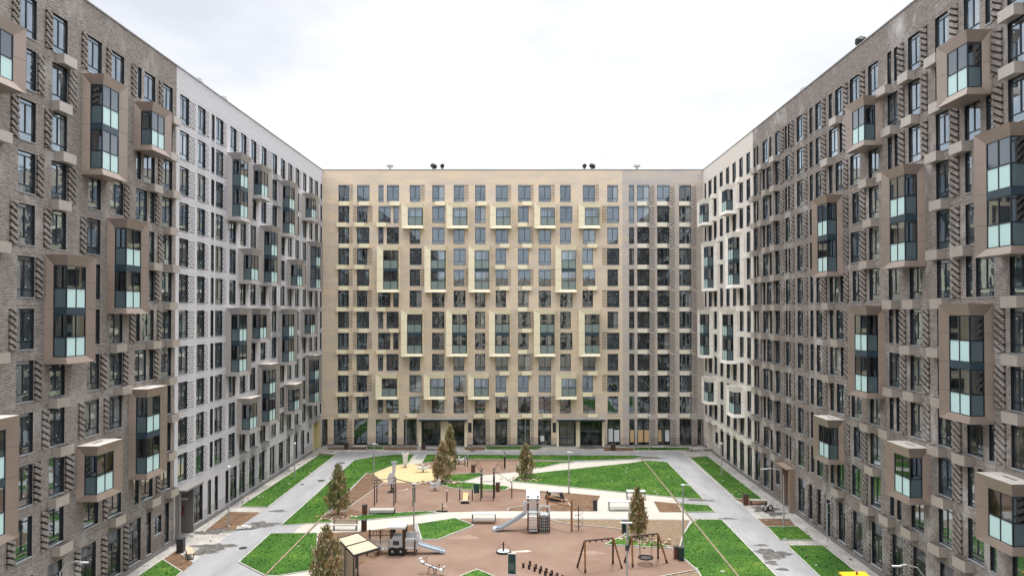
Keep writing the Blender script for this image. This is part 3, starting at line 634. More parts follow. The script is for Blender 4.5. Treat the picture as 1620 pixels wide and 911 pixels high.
def sheet(name,polys,z,m,thick=0,kind='structure',world=False):
    b=MB()
    for i,p in enumerate(polys):
        pts=p if world else [px2g(x,y) for x,y in p]
        ar=sum(pts[k][0]*pts[(k+1)%len(pts)][1]-pts[(k+1)%len(pts)][0]*pts[k][1] for k in range(len(pts)))
        if ar<0: pts=pts[::-1]
        zz=z+.0006*i
        if thick: b.prism(pts,zz-thick,zz)
        else: b.face([(x,y,zz) for x,y in pts])
    return tag(b.build(name,[m]),kind=kind)
b=MB(); b.face([(-900,-500,-.02),(900,-500,-.02),(900,1500,-.02),(-900,1500,-.02)]); tag(b.build('ground',[gmat('far ground',[(.3,(.2,.2,.19)),(.7,(.3,.3,.28))],.05)]),kind='structure')
sheet('road',[[(XL,-40),(XRt,-40),(XRt,YB),(XL,YB)]],0,G_['asphalt'],world=True)
# concrete strips along the facades
sheet('pavement',[[(XL,20),(-25.0,20),(-25.0,YB-.2),(XL,YB-.2)],[(21.4,20),(XRt,20),(XRt,YB-.2),(21.4,YB-.2)],[(XL,YB-4.6),(XRt,YB-4.6),(XRt,YB),(XL,YB)]],.004,G_['strip'],world=True)
# cream footpaths
P1=[(480,829),(549,825.6),(653,816.4),(710,810),(740,809),(802,808),(938,808.6),(938,786),(950,784),(829,777),(801,775),(806,770),(733,762.5),(768,751.2),(820,745.8),(887,733),(1000,727.2),(1019,728.5),(1000,732),(859,747),(809,761.5),(980,778.8),(1066,787.2),(1097,821.5),(996,819.9),(869,819),(751,819),(708,820.7),(653,829),(615,834.6),(566,840.6),(462,844),(470,833)]
sheet('footpath',[P1,[(655.7,718.9),(674.5,719),(667,733),(646,733)],[(440,911),(496,900),(560,905),(560,960),(380,960)],[(640,734),(690,727),(700,729),(660,740),(645,741)]],.008,G_['paving'])
# soil
sheet('soil',[[(362,809.3),(411,810),(370,839),(324,840)],[(278,871),(306,890),(288,905),(258,885)],[(580,748.6),(589,749),(608,763),(548,806),(520,813)],
 [(802,808),(806,803),(830,801),(900,797),(905,806),(938,808.6)],[(868,778),(893,779),(950,784),(937,808),(905,806),(897,791)],[(1034,792.7),(1071.5,796),(1079.6,810),(1043.7,810)],
 [(680,760),(720,752),(735,757),(720,765),(693,764)],[(490,843),(566,841),(641,831.5),(653,829.5),(665,854),(560,905),(500,905)],[(1163,789),(1209,791),(1216,799),(1180,798.5)],[(1199,820.5),(1249,820.5),(1262,836),(1216,835)],
 [(1091,723),(1118,720.5),(1123,724),(1093,727)],[(505,716.8),(532,718.5),(530,721),(500,720)],[(607,707),(660,707),(660,711.6),(607,711.6)],[(735,707),(777,707),(768,711.6),(735,711.6)],[(954,708),(1003,708),(1003,713),(956,713)],[(740,726.5),(818,727),(908,729.5),(885,732),(818,729.5),(740,729)],[(519,707),(580,707),(580,711),(519,711)],[(800,776),(829,778),(868,780),(868,777),(829,774),(806,772)],[(520,812),(560,806),(575,812),(545,822),(505,825)]],.014,G_['soil'])
sheet('mulch',[[(870,821),(1091,822.5),(1080,845),(1073,868),(1060,866),(1030,852),(990,845),(983,836.7),(884,827)],[(1045,911),(1100,902),(1108,911),(1120,960),(1045,960)]],.018,G_['mulch'])
sheet('playground_surface',[[(608,763),(667,763),(697,767),(724,773.5),(800,775.5),(868,778),(897,791),(900,797),(830,802),(806,804),(802,808),(710,809.5),(691,808),(620,810.5),(572,814.5),(547,806)],
 [(692,730),(740,728),(818,728),(822,745.5),(768,751.2),(712,751),(700,760),(688,752),(668,741),(650,735)],
 [(665,854.3),(693,854.3),(751,831.4),(728,820),(869,819.5),(884.4,827.3),(983,837),(990,846),(957,862),(1063,868.5),(1076,869),(1100,902),(1030,915),(1000,980),(500,980),(540,905)]],.022,G_['rubber'])
sheet('sand_surface',[[(589.9,749.2),(622,736.5),(638,734.5),(650,733.5),(668,738),(683,742),(692,752),(688,759),(667,763.2),(609,763.2)]],.027,G_['yellow'])
lawns=[[(378.3,802),(423.5,802.6),(531,719.5),(505,719.5)],
 [(257,885),(288,904.5),(240,945),(170,945)],
 [(444,831.5),(500,781.7),(524,759),(543,743.3),(560,728.5),(590,722.8),(622,719.3),(655.7,718.9),(646,733),(638,734.5),(622,736.5),(589.9,749),(580,748.6),(510,817.5),(530,826),(480,829),(456,831)],
 [(428,843.8),(503,843.4),(497,902),(440,911),(420,911),(378,889.4)],
 [(675,719),(1000,720.6),(1022,722),(1000,726.6),(908,729.5),(818,727),(740,726.5),(692,730),(667,733)],
 [(708,752),(712,751),(760,747.8),(768,751.2),(733,762.3),(700,760)],
 [(692.6,763.5),(700,763),(733,763),(806,770),(800,775.3),(740,775),(715,772.2),(697,767)],
 [(810,761.3),(822,752),(859.5,747.2),(1000,732.3),(1022,728.6),(1040,730),(1055.5,731),(1113,790),(1064.5,786.8),(980,778.5)],
 [(855,740.5),(887,733.2),(908,731.5),(900,730.5),(860,730),(820,730),(820,738)],
 [(1074,796),(1121,799.6),(1131.7,810),(1083,810.5)],
 [(549,819),(572,815.2),(620,811.4),(675,808.8),(693,811),(653,816),(549,825)],
 [(660,829),(720,819.6),(749.6,831),(693,853.4),(667,853.6)],
 [(957,861.3),(989,846),(1004,850),(1040,858),(1062,867.6),(1000,863.5)],
 [(1097,822),(1142,822),(1228,911),(1275,960),(1135,960),(1104,903),(1082,884),(1074.5,868),(1081,845)],
 [(1092,724.5),(1119.5,722),(1208,791),(1163,788.7)],
 [(1213,833),(1262,833),(1289,854.7),(1233.6,854.7)],
 [(1245.5,863),(1302,863),(1340,893),(1420,960),(1347,960),(1296,911)],
 [(728,912),(754.4,900.5),(782,912),(810,930),(700,930)],
 [(768,706.6),(861,706.6),(850,711.4),(768,711.4)],[(1003,708),(1091,708.4),(1091,712.5),(1003,712.5)],[(580,706.8),(607,707),(607,711.4),(580,711)]]
sheet('lawn',lawns,.045,G_['grass'],thick=.04)
# tufts: low grass blades that break the lawn's flat edge up
def inpoly(x,y,P):
    c=False; j=len(P)-1
    for i in range(len(P)):
        if (P[i][1]>y)!=(P[j][1]>y) and x<(P[j][0]-P[i][0])*(y-P[i][1])/(P[j][1]-P[i][1])+P[i][0]: c=not c
        j=i
    return c
WL=[[px2g(x,y) for x,y in p] for p in lawns]
rg=random.Random(3); b=MB()
for P in WL:
    xs=[p[0] for p in P]; ys=[p[1] for p in P]; n=int((max(xs)-min(xs))*(max(ys)-min(ys))*14)
    for _ in range(min(n,16000)):
        x=rg.uniform(min(xs),max(xs)); y=rg.uniform(min(ys),max(ys))
        if y<50 or not inpoly(x,y,P): continue
        a=rg.uniform(0,6.28); h=rg.uniform(.05,.11); w=rg.uniform(.03,.08); dx,dy=math.cos(a)*w,math.sin(a)*w; lx,ly=rg.uniform(-.05,.05),rg.uniform(-.05,.05)
        b.face([(x-dx,y-dy,.045),(x+dx,y+dy,.045),(x+lx,y+ly,.045+h)],0 if rg.random()<.72 else (1 if rg.random()<.93 else 2))
M['gr1']=mat('grass blade',(.028,.088,.010),.7); M['gr2']=mat('lighter grass blade',(.042,.115,.013),.7); M['gr3']=mat('dry grass blade',(.13,.15,.045),.8)
tag(b.build('grass',[M['gr1'],M['gr2'],M['gr3']]),kind='stuff')
# kerbs round the lawns and play surfaces
b=MB()
def kerb(pts,w=.09,h=.075):
    for (x0,y0),(x1,y1) in zip(pts,pts[1:]+pts[:1]):
        L_=math.hypot(x1-x0,y1-y0)
        if L_<.3: continue
        b.obox(((x0+x1)/2,(y0+y1)/2,h/2),(L_,w,h+.001*rg.random()),rz=math.atan2(y1-y0,x1-x0))
for P in WL: kerb(P)
for p in ([(870,821),(884.4,827.3),(983,837),(990,846)],[(608,763),(547,806)],[(828,801),(806,804),(802,808)],[(868,778),(897,791),(905,806)],[(1100,902),(1030,915)]):
    q=[px2g(*k) for k in p]
    for s,e in zip(q,q[1:]): kerb([s,e])
tag(b.build('kerb',[G_['kerb']]),kind='structure')
# litter, clods and building debris
b=MB()
for P in WL:
    xs=[p[0] for p in P]; ys=[p[1] for p in P]; n=int((max(xs)-min(xs))*(max(ys)-min(ys))*.055)
    for _ in range(n):
        x=rg.uniform(min(xs),max(xs)); y=rg.uniform(min(ys),max(ys))
        if inpoly(x,y,P):
            s=rg.uniform(.05,.16); b.obox((x,y,.08),(s*rg.uniform(1,2.2),s,.04),rz=rg.uniform(0,3),m=0 if rg.random()<.6 else 1)
for _ in range(170):
    side=rg.random()
    if side<.4: x,y=rg.uniform(-28.3,-25.2),rg.uniform(50,108)
    elif side<.8: x,y=rg.uniform(21.6,25.3),rg.uniform(50,108)
    else: x,y=rg.uniform(-28,25),rg.uniform(106,110)
    s=rg.uniform(.04,.14); b.obox((x,y,.06),(s*rg.uniform(1,2.5),s,.05),rz=rg.uniform(0,3),m=rg.choice((0,1,1)))
tag(b.build('litter',[mat('pale litter',(.52,.51,.48),.8),mat('brown clod',(.2,.13,.08),.9)]),kind='stuff')
# damp stains
def blot(x,y,rx,ry,seed,z=.012):
    r_=random.Random(seed); cx,cy=px2g(x,y); pts=[]
    ph=[r_.uniform(0,6.28) for _ in range(4)]
    for k in range(48):
        t=6.283*k/48; q=1+.22*math.sin(3*t+ph[0])+.16*math.sin(5*t+ph[1])+.12*math.sin(9*t+ph[2])+.06*math.sin(17*t+ph[3])
        pts.append((cx+rx*q*math.cos(t),cy+ry*q*math.sin(t)))
    return pts
# one joined stain sheet
polys=[blot(414,830,1.25,1.1,1),blot(338,865,1.5,1.0,2),blot(322,873,.9,.7,3),blot(1222,876,1.15,1.3,4),blot(1205,862,.5,.3,5),blot(1221,890,.4,.5,6),blot(1210,805,1.2,1.0,7),blot(1226,812,.9,.8,8),blot(1105,791,1.3,.5,9),blot(440,808,.7,.4,10),blot(485,741,.5,.3,11),blot(1030,724,1.5,.7,12),blot(940,708,2.6,.9,13),blot(1100,712,2.5,.8,14),blot(330,842,1.6,.5,15),blot(350,838,1.1,.4,16),blot(1151,820,.8,.25,17),blot(690,711,2.0,.6,18),blot(1238,900,.4,.3,19)]
sheet('damp_stain',polys,.0125,G_['stain'],world=True)
sheet('asphalt_patch',[[(1064,786),(1074,788),(1113,790.5),(1119,797),(1072,794)],[(1086,811.3),(1132,810.8),(1142,821.3),(1096,821.3)],[(447,831.5),(480,829.5),(462,843.2),(428,843.2)],[(662,719.2),(674,719.3),(670,726),(655,726)]],.016,G_['asphalt'])
# ============================================================ OBJECTS
M['steel']=mat('galvanised lamp steel',(.42,.43,.43),.4,metal=.5); M['white']=mat('white painted metal',(.60,.60,.60),.45)
M['dkmetal']=mat('dark grey metal',(.05,.052,.055),.45,metal=.3); M['wood']=mat('orange brown timber',(.34,.165,.07),.6,nz=.3,nscale=6)
M['dkwood']=mat('dark brown timber',(.075,.035,.022),.6,nz=.3,nscale=6); M['slat']=mat('pale larch boards',(.52,.42,.30),.6,nz=.18,nscale=3)
M['cement']=mat('light concrete',(.50,.475,.44),.85,nz=.15,nscale=3); M['black']=mat('black rubber',(.012,.012,.012),.6)
M['lgrey']=mat('light grey plastic',(.40,.425,.44),.4); M['slide']=mat('pale blue grey slide plastic',(.42,.48,.53),.25); M['green']=mat('dark green panel',(.012,.05,.042),.4)
M['postblack']=mat('blackish brown post',(.028,.018,.016),.5); M['rust']=mat('rust brown steel',(.13,.055,.035),.55); M['rope']=mat('grey rope',(.38,.37,.36),.9); M['yel']=mat('yellow painted steel',(.80,.50,.02),.4)
M['orangeboard']=mat('orange plywood board',(.55,.29,.10),.5); M['bark']=mat('brown bark',(.09,.06,.04),.95)
def scale_at(y): return px2g(828,y)[1]/F     # metres per pixel at a ground row
# ---- lamps
def lamp(x,y,top,label,kind='head',arm=0,rz=0):
    X_,Y_=px2g(x,y); h=(y-top)*Y_/F*1.0
    r=empty('street_lamp',(X_,Y_,.0),label,'street lamp','thin steel street lamps of the courtyard',rz)
    b=MB(); b.tube([(0,0,0),(0,0,h*.5),(0,0,h)],[.075,.06,.045]); b.tube([(0,0,0),(0,0,.12)],.14); 
    if kind=='arm': b.tube([(0,0,h-.05),(arm*.25,0,h+.45),(arm*.7,0,h+.62),(arm,0,h+.55)],.035)
    b.build('pole',[M['steel']],r)
    c=MB()
    if kind=='head': c.tube([(0,0,h),(0,0,h+.07)],.17,0,12); c.box(0,.5,-.05,.05,h+.0,h+.05)
    elif kind=='side': c.box(-.45,.35,-.10,.10,h-.02,h+.06); 
    elif kind=='ball': c.tube([(0,0,h-.02),(0,0,h+.04),(0,0,h+.16),(0,0,h+.24)],[.05,.15,.15,.05],0,12)
    else: c.box(min(arm*.9,arm*1.25),max(arm*.9,arm*1.25),-.07,.07,h+.51,h+.57)
    c.build('lamp_head',[M['white']],r)
    d=MB(); d.box(-.11,.11,-.09,.09,h*.62,h*.62+.35); 
    if kind=='side': d.build('junction_box',[M['dkmetal']],r)
lamp(591.5,760,703,'steel lamp beside the yellow play surface','head')
lamp(642.5,707.5,658,'lamp before the beige facade left of the left entrance canopy','ball')
lamp(831,706.5,658,'lamp before the middle of the beige facade','ball')
lamp(1028,711,659,'lamp before the zigzag brick corner of the far facade','ball')
lamp(900,779.6,716,'lamp on the soil edge below the large triangular lawn','head')
lamp(654.6,846,766,'tall lamp behind the white train play structure','head')
lamp(1080.8,864.6,768,'tall lamp on the lawn edge beside the basket swing bins','head')
lamp(992,940,828,'nearest lamp standing between the two swing frames','side')
lamp(1141.5,751,703,'lamp on the right hand lawn beside the cream block','ball')
lamp(1240,835,752,'lamp on the soil patch by the brown right hand entrance','arm',arm=-1.6)
lamp(361.5,832,741,'lamp on the bare soil patch by the grey entrance','ball')
lamp(466,754,703,'lamp on the far left lawn beside the grey block','ball')
lamp(94,1010,905,'curved arm lamp rising before the left brown block','arm',arm=1.3)
lamp(1463,1040,912,'curved arm lamp rising before the right brown block','arm',arm=-1.4)
# ---- trees: columnar, rusty and dark
M['lf1']=mat('dark olive leaf',(.12,.12,.045),.8); M['lf2']=mat('rusty leaf',(.37,.23,.10),.8); M['lf3']=mat('pale tan leaf',(.66,.55,.36),.8); M['lf4']=mat('green leaf',(.15,.185,.06),.8)
def tree(x,y,top,wpx,label,seed,mix=(3,3,1.2,3),bottom=.14):
    X_,Y_=px2g(x,y); s=Y_/F; H=(y-top)*s; Rr=wpx*s/2*.98; rr=random.Random(seed)
    r=empty('columnar_tree',(X_,Y_,0),label,'tree','columnar trees of the courtyard')
    b=MB(); b.tube([(0,0,0),(.02,0,H*.3),(0,.02,H*.7),(0,0,H*.95)],[.10,.08,.045,.012])
    for k in range(46):
        z=H*rr.uniform(bottom,.85); a=rr.uniform(0,6.28); l=Rr*prof_(z/H)*.85; b.tube([(0,0,z),(math.cos(a)*l*.6,math.sin(a)*l*.6,z+l*.5),(math.cos(a)*l,math.sin(a)*l,z+l*1.1)],[.03,.018,.006],0,5)
    b.build('trunk',[M['bark']],r)
    c=MB(); cum=[0]*4; tot=sum(mix)
    bump=[(rr.uniform(0,6.28),rr.uniform(.1,.95),rr.uniform(-.28,.30)) for _ in range(26)]
    ncl=int(280)
    for q in range(ncl):
        t=bottom+(1-bottom)*rr.random()**1.15; a=rr.uniform(0,6.28); R0=Rr*prof_(t)
        for (ba,bt,bv) in bump:
            d=abs((a-ba+3.14)%6.28-3.14); 
            if d<.6 and abs(t-bt)<.09: R0*=1+bv*.9
        rad=R0*(rr.random()**.45); cx,cy,cz=math.cos(a)*rad,math.sin(a)*rad,t*H
        u=rr.random()*tot; mi=0; 
        # clump colour: each spray has its own tone
        acc=0
        for k,wv in enumerate(mix):
            acc+=wv
            if u<=acc: mi=k; break
        for j in range(15):
            px_,py_,pz_=cx+rr.gauss(0,.10),cy+rr.gauss(0,.10),cz+rr.gauss(0,.17)
            sz=rr.uniform(.04,.10); n1=Vector((rr.gauss(0,1),rr.gauss(0,1),rr.gauss(0,.6))).normalized(); up=Vector((rr.gauss(0,.4)+math.cos(a)*.3,rr.gauss(0,.4)+math.sin(a)*.3,1)).normalized()
            sd_=n1.cross(up).normalized(); p=Vector((px_,py_,pz_)); m_=mi if rr.random()<.8 else rr.randrange(4)
            c.face([p-sd_*sz*.5,p+up*sz*.9-sd_*sz*.35,p+up*sz*3.0,p+up*sz*.9+sd_*sz*.55,p+sd_*sz*.4],m_)
    c.build('crown',[M['lf1'],M['lf2'],M['lf3'],M['lf4']],r)
    # mulch ring and stones at the foot
def prof_(t): 
    if t<.12: return .35+t*4
    if t<.35: return .83+.17*(t-.12)/.23
    return max(.06,(1-((t-.35)/.66)**1.7))
tree(534.5,815,739,34,'conical dark tree on the left lawn beside the bare soil wedge',11,(4,2,.8,4))
tree(700,763,702,31,'tan leaved tree at the edge of the yellow play surface',12,(2.2,3.2,2,1.6))
tree(711.5,742,676,25,'taller tree just behind, reaching up before the left entrance canopy',13,(2.5,2.6,1.8,2.6))
tree(832,757,706,27,'sparse tree at the tip of the large triangular lawn',14,(3,2.6,1.6,3.2))
tree(1009,851,776,32,'brown tree behind the basket swing',15,(3,2.6,2.2,1.6))
tree(516,932,838,52,'largest rusty tree beside the timber shelter',16,(3,3.4,1.6,2.4))
b=MB()
for (x,y,n,sp) in ((534.5,818,70,1.3),(832,759,60,1.6),(700,764,50,1.8),(1010,853,60,1.5),(1030,858,60,1.6)):
    X_,Y_=px2g(x,y)
    for _ in range(n):
        s=rg.uniform(.06,.2); b.obox((X_+rg.gauss(0,sp*.6),Y_+rg.gauss(0,sp*.35),.07),(s*1.6,s,s*.6),rz=rg.uniform(0,3),rx=rg.uniform(-.3,.3),m=rg.choice((0,1)))
tag(b.build('clods',[mat('pale clod',(.50,.40,.29),.95),mat('brown clods',(.24,.15,.09),.95)]),kind='stuff')
# ---- drain channels
for X_,y0,y1,lab in ((-18.5,55,74.0,'long narrow tan drain channel crossing the left lawns'),(15.35,50,101,'long narrow tan drain channel crossing the right hand lawns')):
    b=MB(); b.box(X_-.075,X_+.075,y0,y1,.05,.10); tag(b.build('drain_channel',[mat('tan rusty channel',(.24,.19,.12),.7,nz=.3,nscale=1)]),lab,'drain channel','tan drain channels')
# ---- manholes
def disc(name,x,y,r,label):
    X_,Y_=px2g(x,y); b=MB(); b.tube([(0,0,.0),(0,0,.03)],r,0,24); b.tube([(0,0,.03),(0,0,.036)],r*.8,0,24); tag(b.build(name,[M['dkmetal']],loc=(X_,Y_,0)),label,'manhole cover','manhole covers')
for x,y,r,l in ((508,760,.42,'round manhole cover in the left road level with the pointed tree top'),(478,766,.22,'small drain cover in the left road before the far manhole'),(384.5,866.5,.33,'manhole cover in the left road before the lawn corner'),(541.5,732,.35,'farthest manhole cover at the bend of the left road'),(747,703.8+9,.4,'manhole cover on the far road before the beige facade')): disc('manhole_cover',x,y,r,l)
# ---- litter bins
def bin_(x,y,h,w,m,label,lid='dkmetal'):
    X_,Y_=px2g(x,y); r=empty('litter_bin',(X_,Y_,.0),label,'litter bin','litter bins along the paths')
    b=MB(); b.box(-w/2,w/2,-w/2,w/2,.06,h)
    for k in range(5): b.box(-w/2+.02+k*w/5,-w/2+.05+k*w/5,-w/2-.02,-w/2,.08,h-.05)
    b.build('body',[M[m]],r); b=MB(); b.box(-w/2-.03,w/2+.03,-w/2-.03,w/2+.03,h+.04,h+.09); b.box(-w/2,-w/2+.04,-w/2,w/2,h,h+.04); b.box(w/2-.04,w/2,-w/2,w/2,h,h+.04); b.build('lid',[M[lid]],r)
for a in ((286,873,1.0,.5,'dkmetal','dark bin beside the bench near the grey entrance'),(577,814,.85,.42,'rust','brown bin beside the rounded white bench'),(576,839,.85,.42,'dkwood','brown bin beside the timber backed bench on the cream path'),
 (748.5,747.5,.85,.45,'rust','brown bin on the far rubber area beside the arched rails'),(787.5,777,.85,.42,'rust','brown bin beside the climbing bars'),(941.5,807,.9,.4,'dkmetal','dark bin at the point of the soil patch'),(988,842,.95,.45,'green','dark green bin behind the basket swing lamp'),
 (1070.5,883,.85,.4,'rust','brown bin of the pair beside the basket swing'),(1077.5,885.5,.9,.4,'green','dark green bin of the pair beside the basket swing'),(1179.5,798,.95,.45,'rust','brown bin before the right brown entrance'),(548,710.5,.8,.5,'dkwood','brown bin at the foot of the beige facade, far left'),(670,711,.8,.55,'dkwood','brown bin beside the left entrance canopy'),(970,712,.8,.6,'dkwood','brown bin beside the right entrance canopy')):
    bin_(*a)
# ---- benches
def bench(x,y,L_,label,kind='slab',rz=0,m='cement'):
    X_,Y_=px2g(x,y); r=empty('bench',(X_,Y_,.0),label,'bench','courtyard benches',rz)
    b=MB()
    if kind=='round':
        n=8; pts=[]
        pts=[(-.24,.16),(-.24,.40),(-.17,.5),(0,.54),(.17,.5),(.24,.40),(.24,.16)]
        bb_=MB(); bb_.prof(pts,-L_/2,L_/2); b.add(bb_,Matrix.Rotation(R(90),4,'Z')); b.build('seat',[M['cement']],r)
        c=MB(); c.box(-L_/2-.05,-L_/2,-.28,.28,0,.56); c.box(L_/2,L_/2+.05,-.28,.28,0,.56); c.box(-L_/2,L_/2,-.18,.18,0,.16); c.build('end_plate',[M['dkmetal']],r); return
    b.box(-L_/2,L_/2,-.24,.24,.42,.50); b.build('seat',[M[m]],r)
    for s in (-1,1):
        c=MB(); x_=s*(L_/2-.12); c.box(x_-.03,x_+.03,-.22,-.16,0,.42); c.box(x_-.03,x_+.03,.16,.22,0,.42 if kind!='back' else .9); c.box(x_-.03,x_+.03,-.16,.16,.02,.07); c.build('leg',[M['dkmetal']],r)
    if kind=='back':
        c=MB(); 
        for k in range(4): c.box(-L_/2,L_/2,.17,.21,.52+k*.1,.60+k*.1)
        c.build('backrest',[M['slat']],r)
    if kind=='table':
        c=MB(); c.box(-L_/2,L_/2,-.5,-.42,.25,.30); c.build('foot_rail',[M['dkmetal']],r)
bench(604.5,812.5,2.3,'rounded white bench at the lower edge of the brown play surface','round',rz=.03)
bench(546,838,2.2,'timber backed bench on the cream path above the shelter','back')
bench(300,880,1.9,'pale slab bench beside the dark bin near the grey entrance',rz=R(-62),m='slat')
bench(1200,798,1.7,'pale slab bench before the right brown entrance',rz=R(-3),m='cement')
bench(569,710.5,1.9,'pale bench at the foot of the beige facade, far left',m='cement')
bench(1041,711,2.0,'pale bench at the foot of the zigzag brick corner',m='cement')
# ---- table-like benches with tubular frames
def long_table(x,y,L_,label,rz=0):
    X_,Y_=px2g(x,y); r=empty('picnic_table',(X_,Y_,.0),label,'table','white topped tables with tubular frames',rz)
    b=MB(); b.box(-L_/2,L_/2,-.4,.4,.80,.86); b.build('table_top',[M['white']],r)
    for s in (-1,1):
        c=MB(); x_=s*(L_/2-.05); c.tube([(x_,-.42,0),(x_,-.42,.8),(x_,.42,.8),(x_,.42,0)],.035); c.build('leg',[M['dkmetal']],r)
    d=MB(); d.box(-L_/2+.05,L_/2-.05,-.62,-.42,.34,.39); d.build('bench_board',[M['lgrey']],r)
    d=MB(); d.tube([(-L_/2,-.5,.33),(L_/2,-.5,.33)],.03); d.build('rail',[M['dkmetal']],r)
long_table(765.5,826,2.15,'white topped table left of the tall slide tower')
long_table(980,806,2.1,'white topped table on the cream path by the dark bin')
long_table(1006,789,1.9,'farther white topped table behind the brown tree')
# ---- shelter
r=empty('timber_shelter',(-11.6,54.6,0),'slatted timber shelter with a pitched board roof beside the rusty tree','shelter')
def loc_(p): return (p[0]+11.6,p[1]-54.6)
z0=2.55
Cn=[px2g(559.5,878.6,z0),px2g(601,866.5,z0),px2g(566.4,842.9,z0),px2g(534.4,851.8,z0)]
Cn=[loc_(p) for p in Cn]; A0,B0,C0,D0=[Vector((p[0],p[1],0)) for p in Cn]
b=MB(); nb=16
for k in range(nb):
    t0,t1=k/nb+.003,(k+1)/nb-.003
    p=[A0.lerp(D0,t0),A0.lerp(D0,t1),B0.lerp(C0,t1),B0.lerp(C0,t0)]
    b.prism([(q.x,q.y) for q in p][::-1],z0-.05,z0)
b.build('roof',[M['slat']],r)
b=MB()
for (p,q) in ((A0,D0),(B0,C0),(A0,B0),(D0,C0),((A0+D0)/2,(B0+C0)/2)): 
    mid=(p+q)/2; b.obox((mid.x,mid.y,z0-.02),((q-p).length+.06,.07,.16),rz=math.atan2(q.y-p.y,q.x-p.x))
b.build('roof_beam',[M['dkmetal']],r)
for p in (A0,D0,(A0+D0)/2,C0.lerp(D0,.1),B0.lerp(A0,.85)):
    b=MB(); b.box(p.x-.05,p.x+.05,p.y-.05,p.y+.05,0,z0-.1); b.build('post',[M['dkmetal']],r)
b=MB(); n=17
for k in range(n): 
    for (p,q) in ((A0,D0),): 
        mid=(p+q)/2; b.obox((mid.x,mid.y,.12+k*.135),((q-p).length-.1,.03,.122),rz=math.atan2(q.y-p.y,q.x-p.x))
    p,q=A0,A0.lerp(B0,.18); 
    mid=(p+q)/2
b.build('slat_wall',[M['slat']],r)
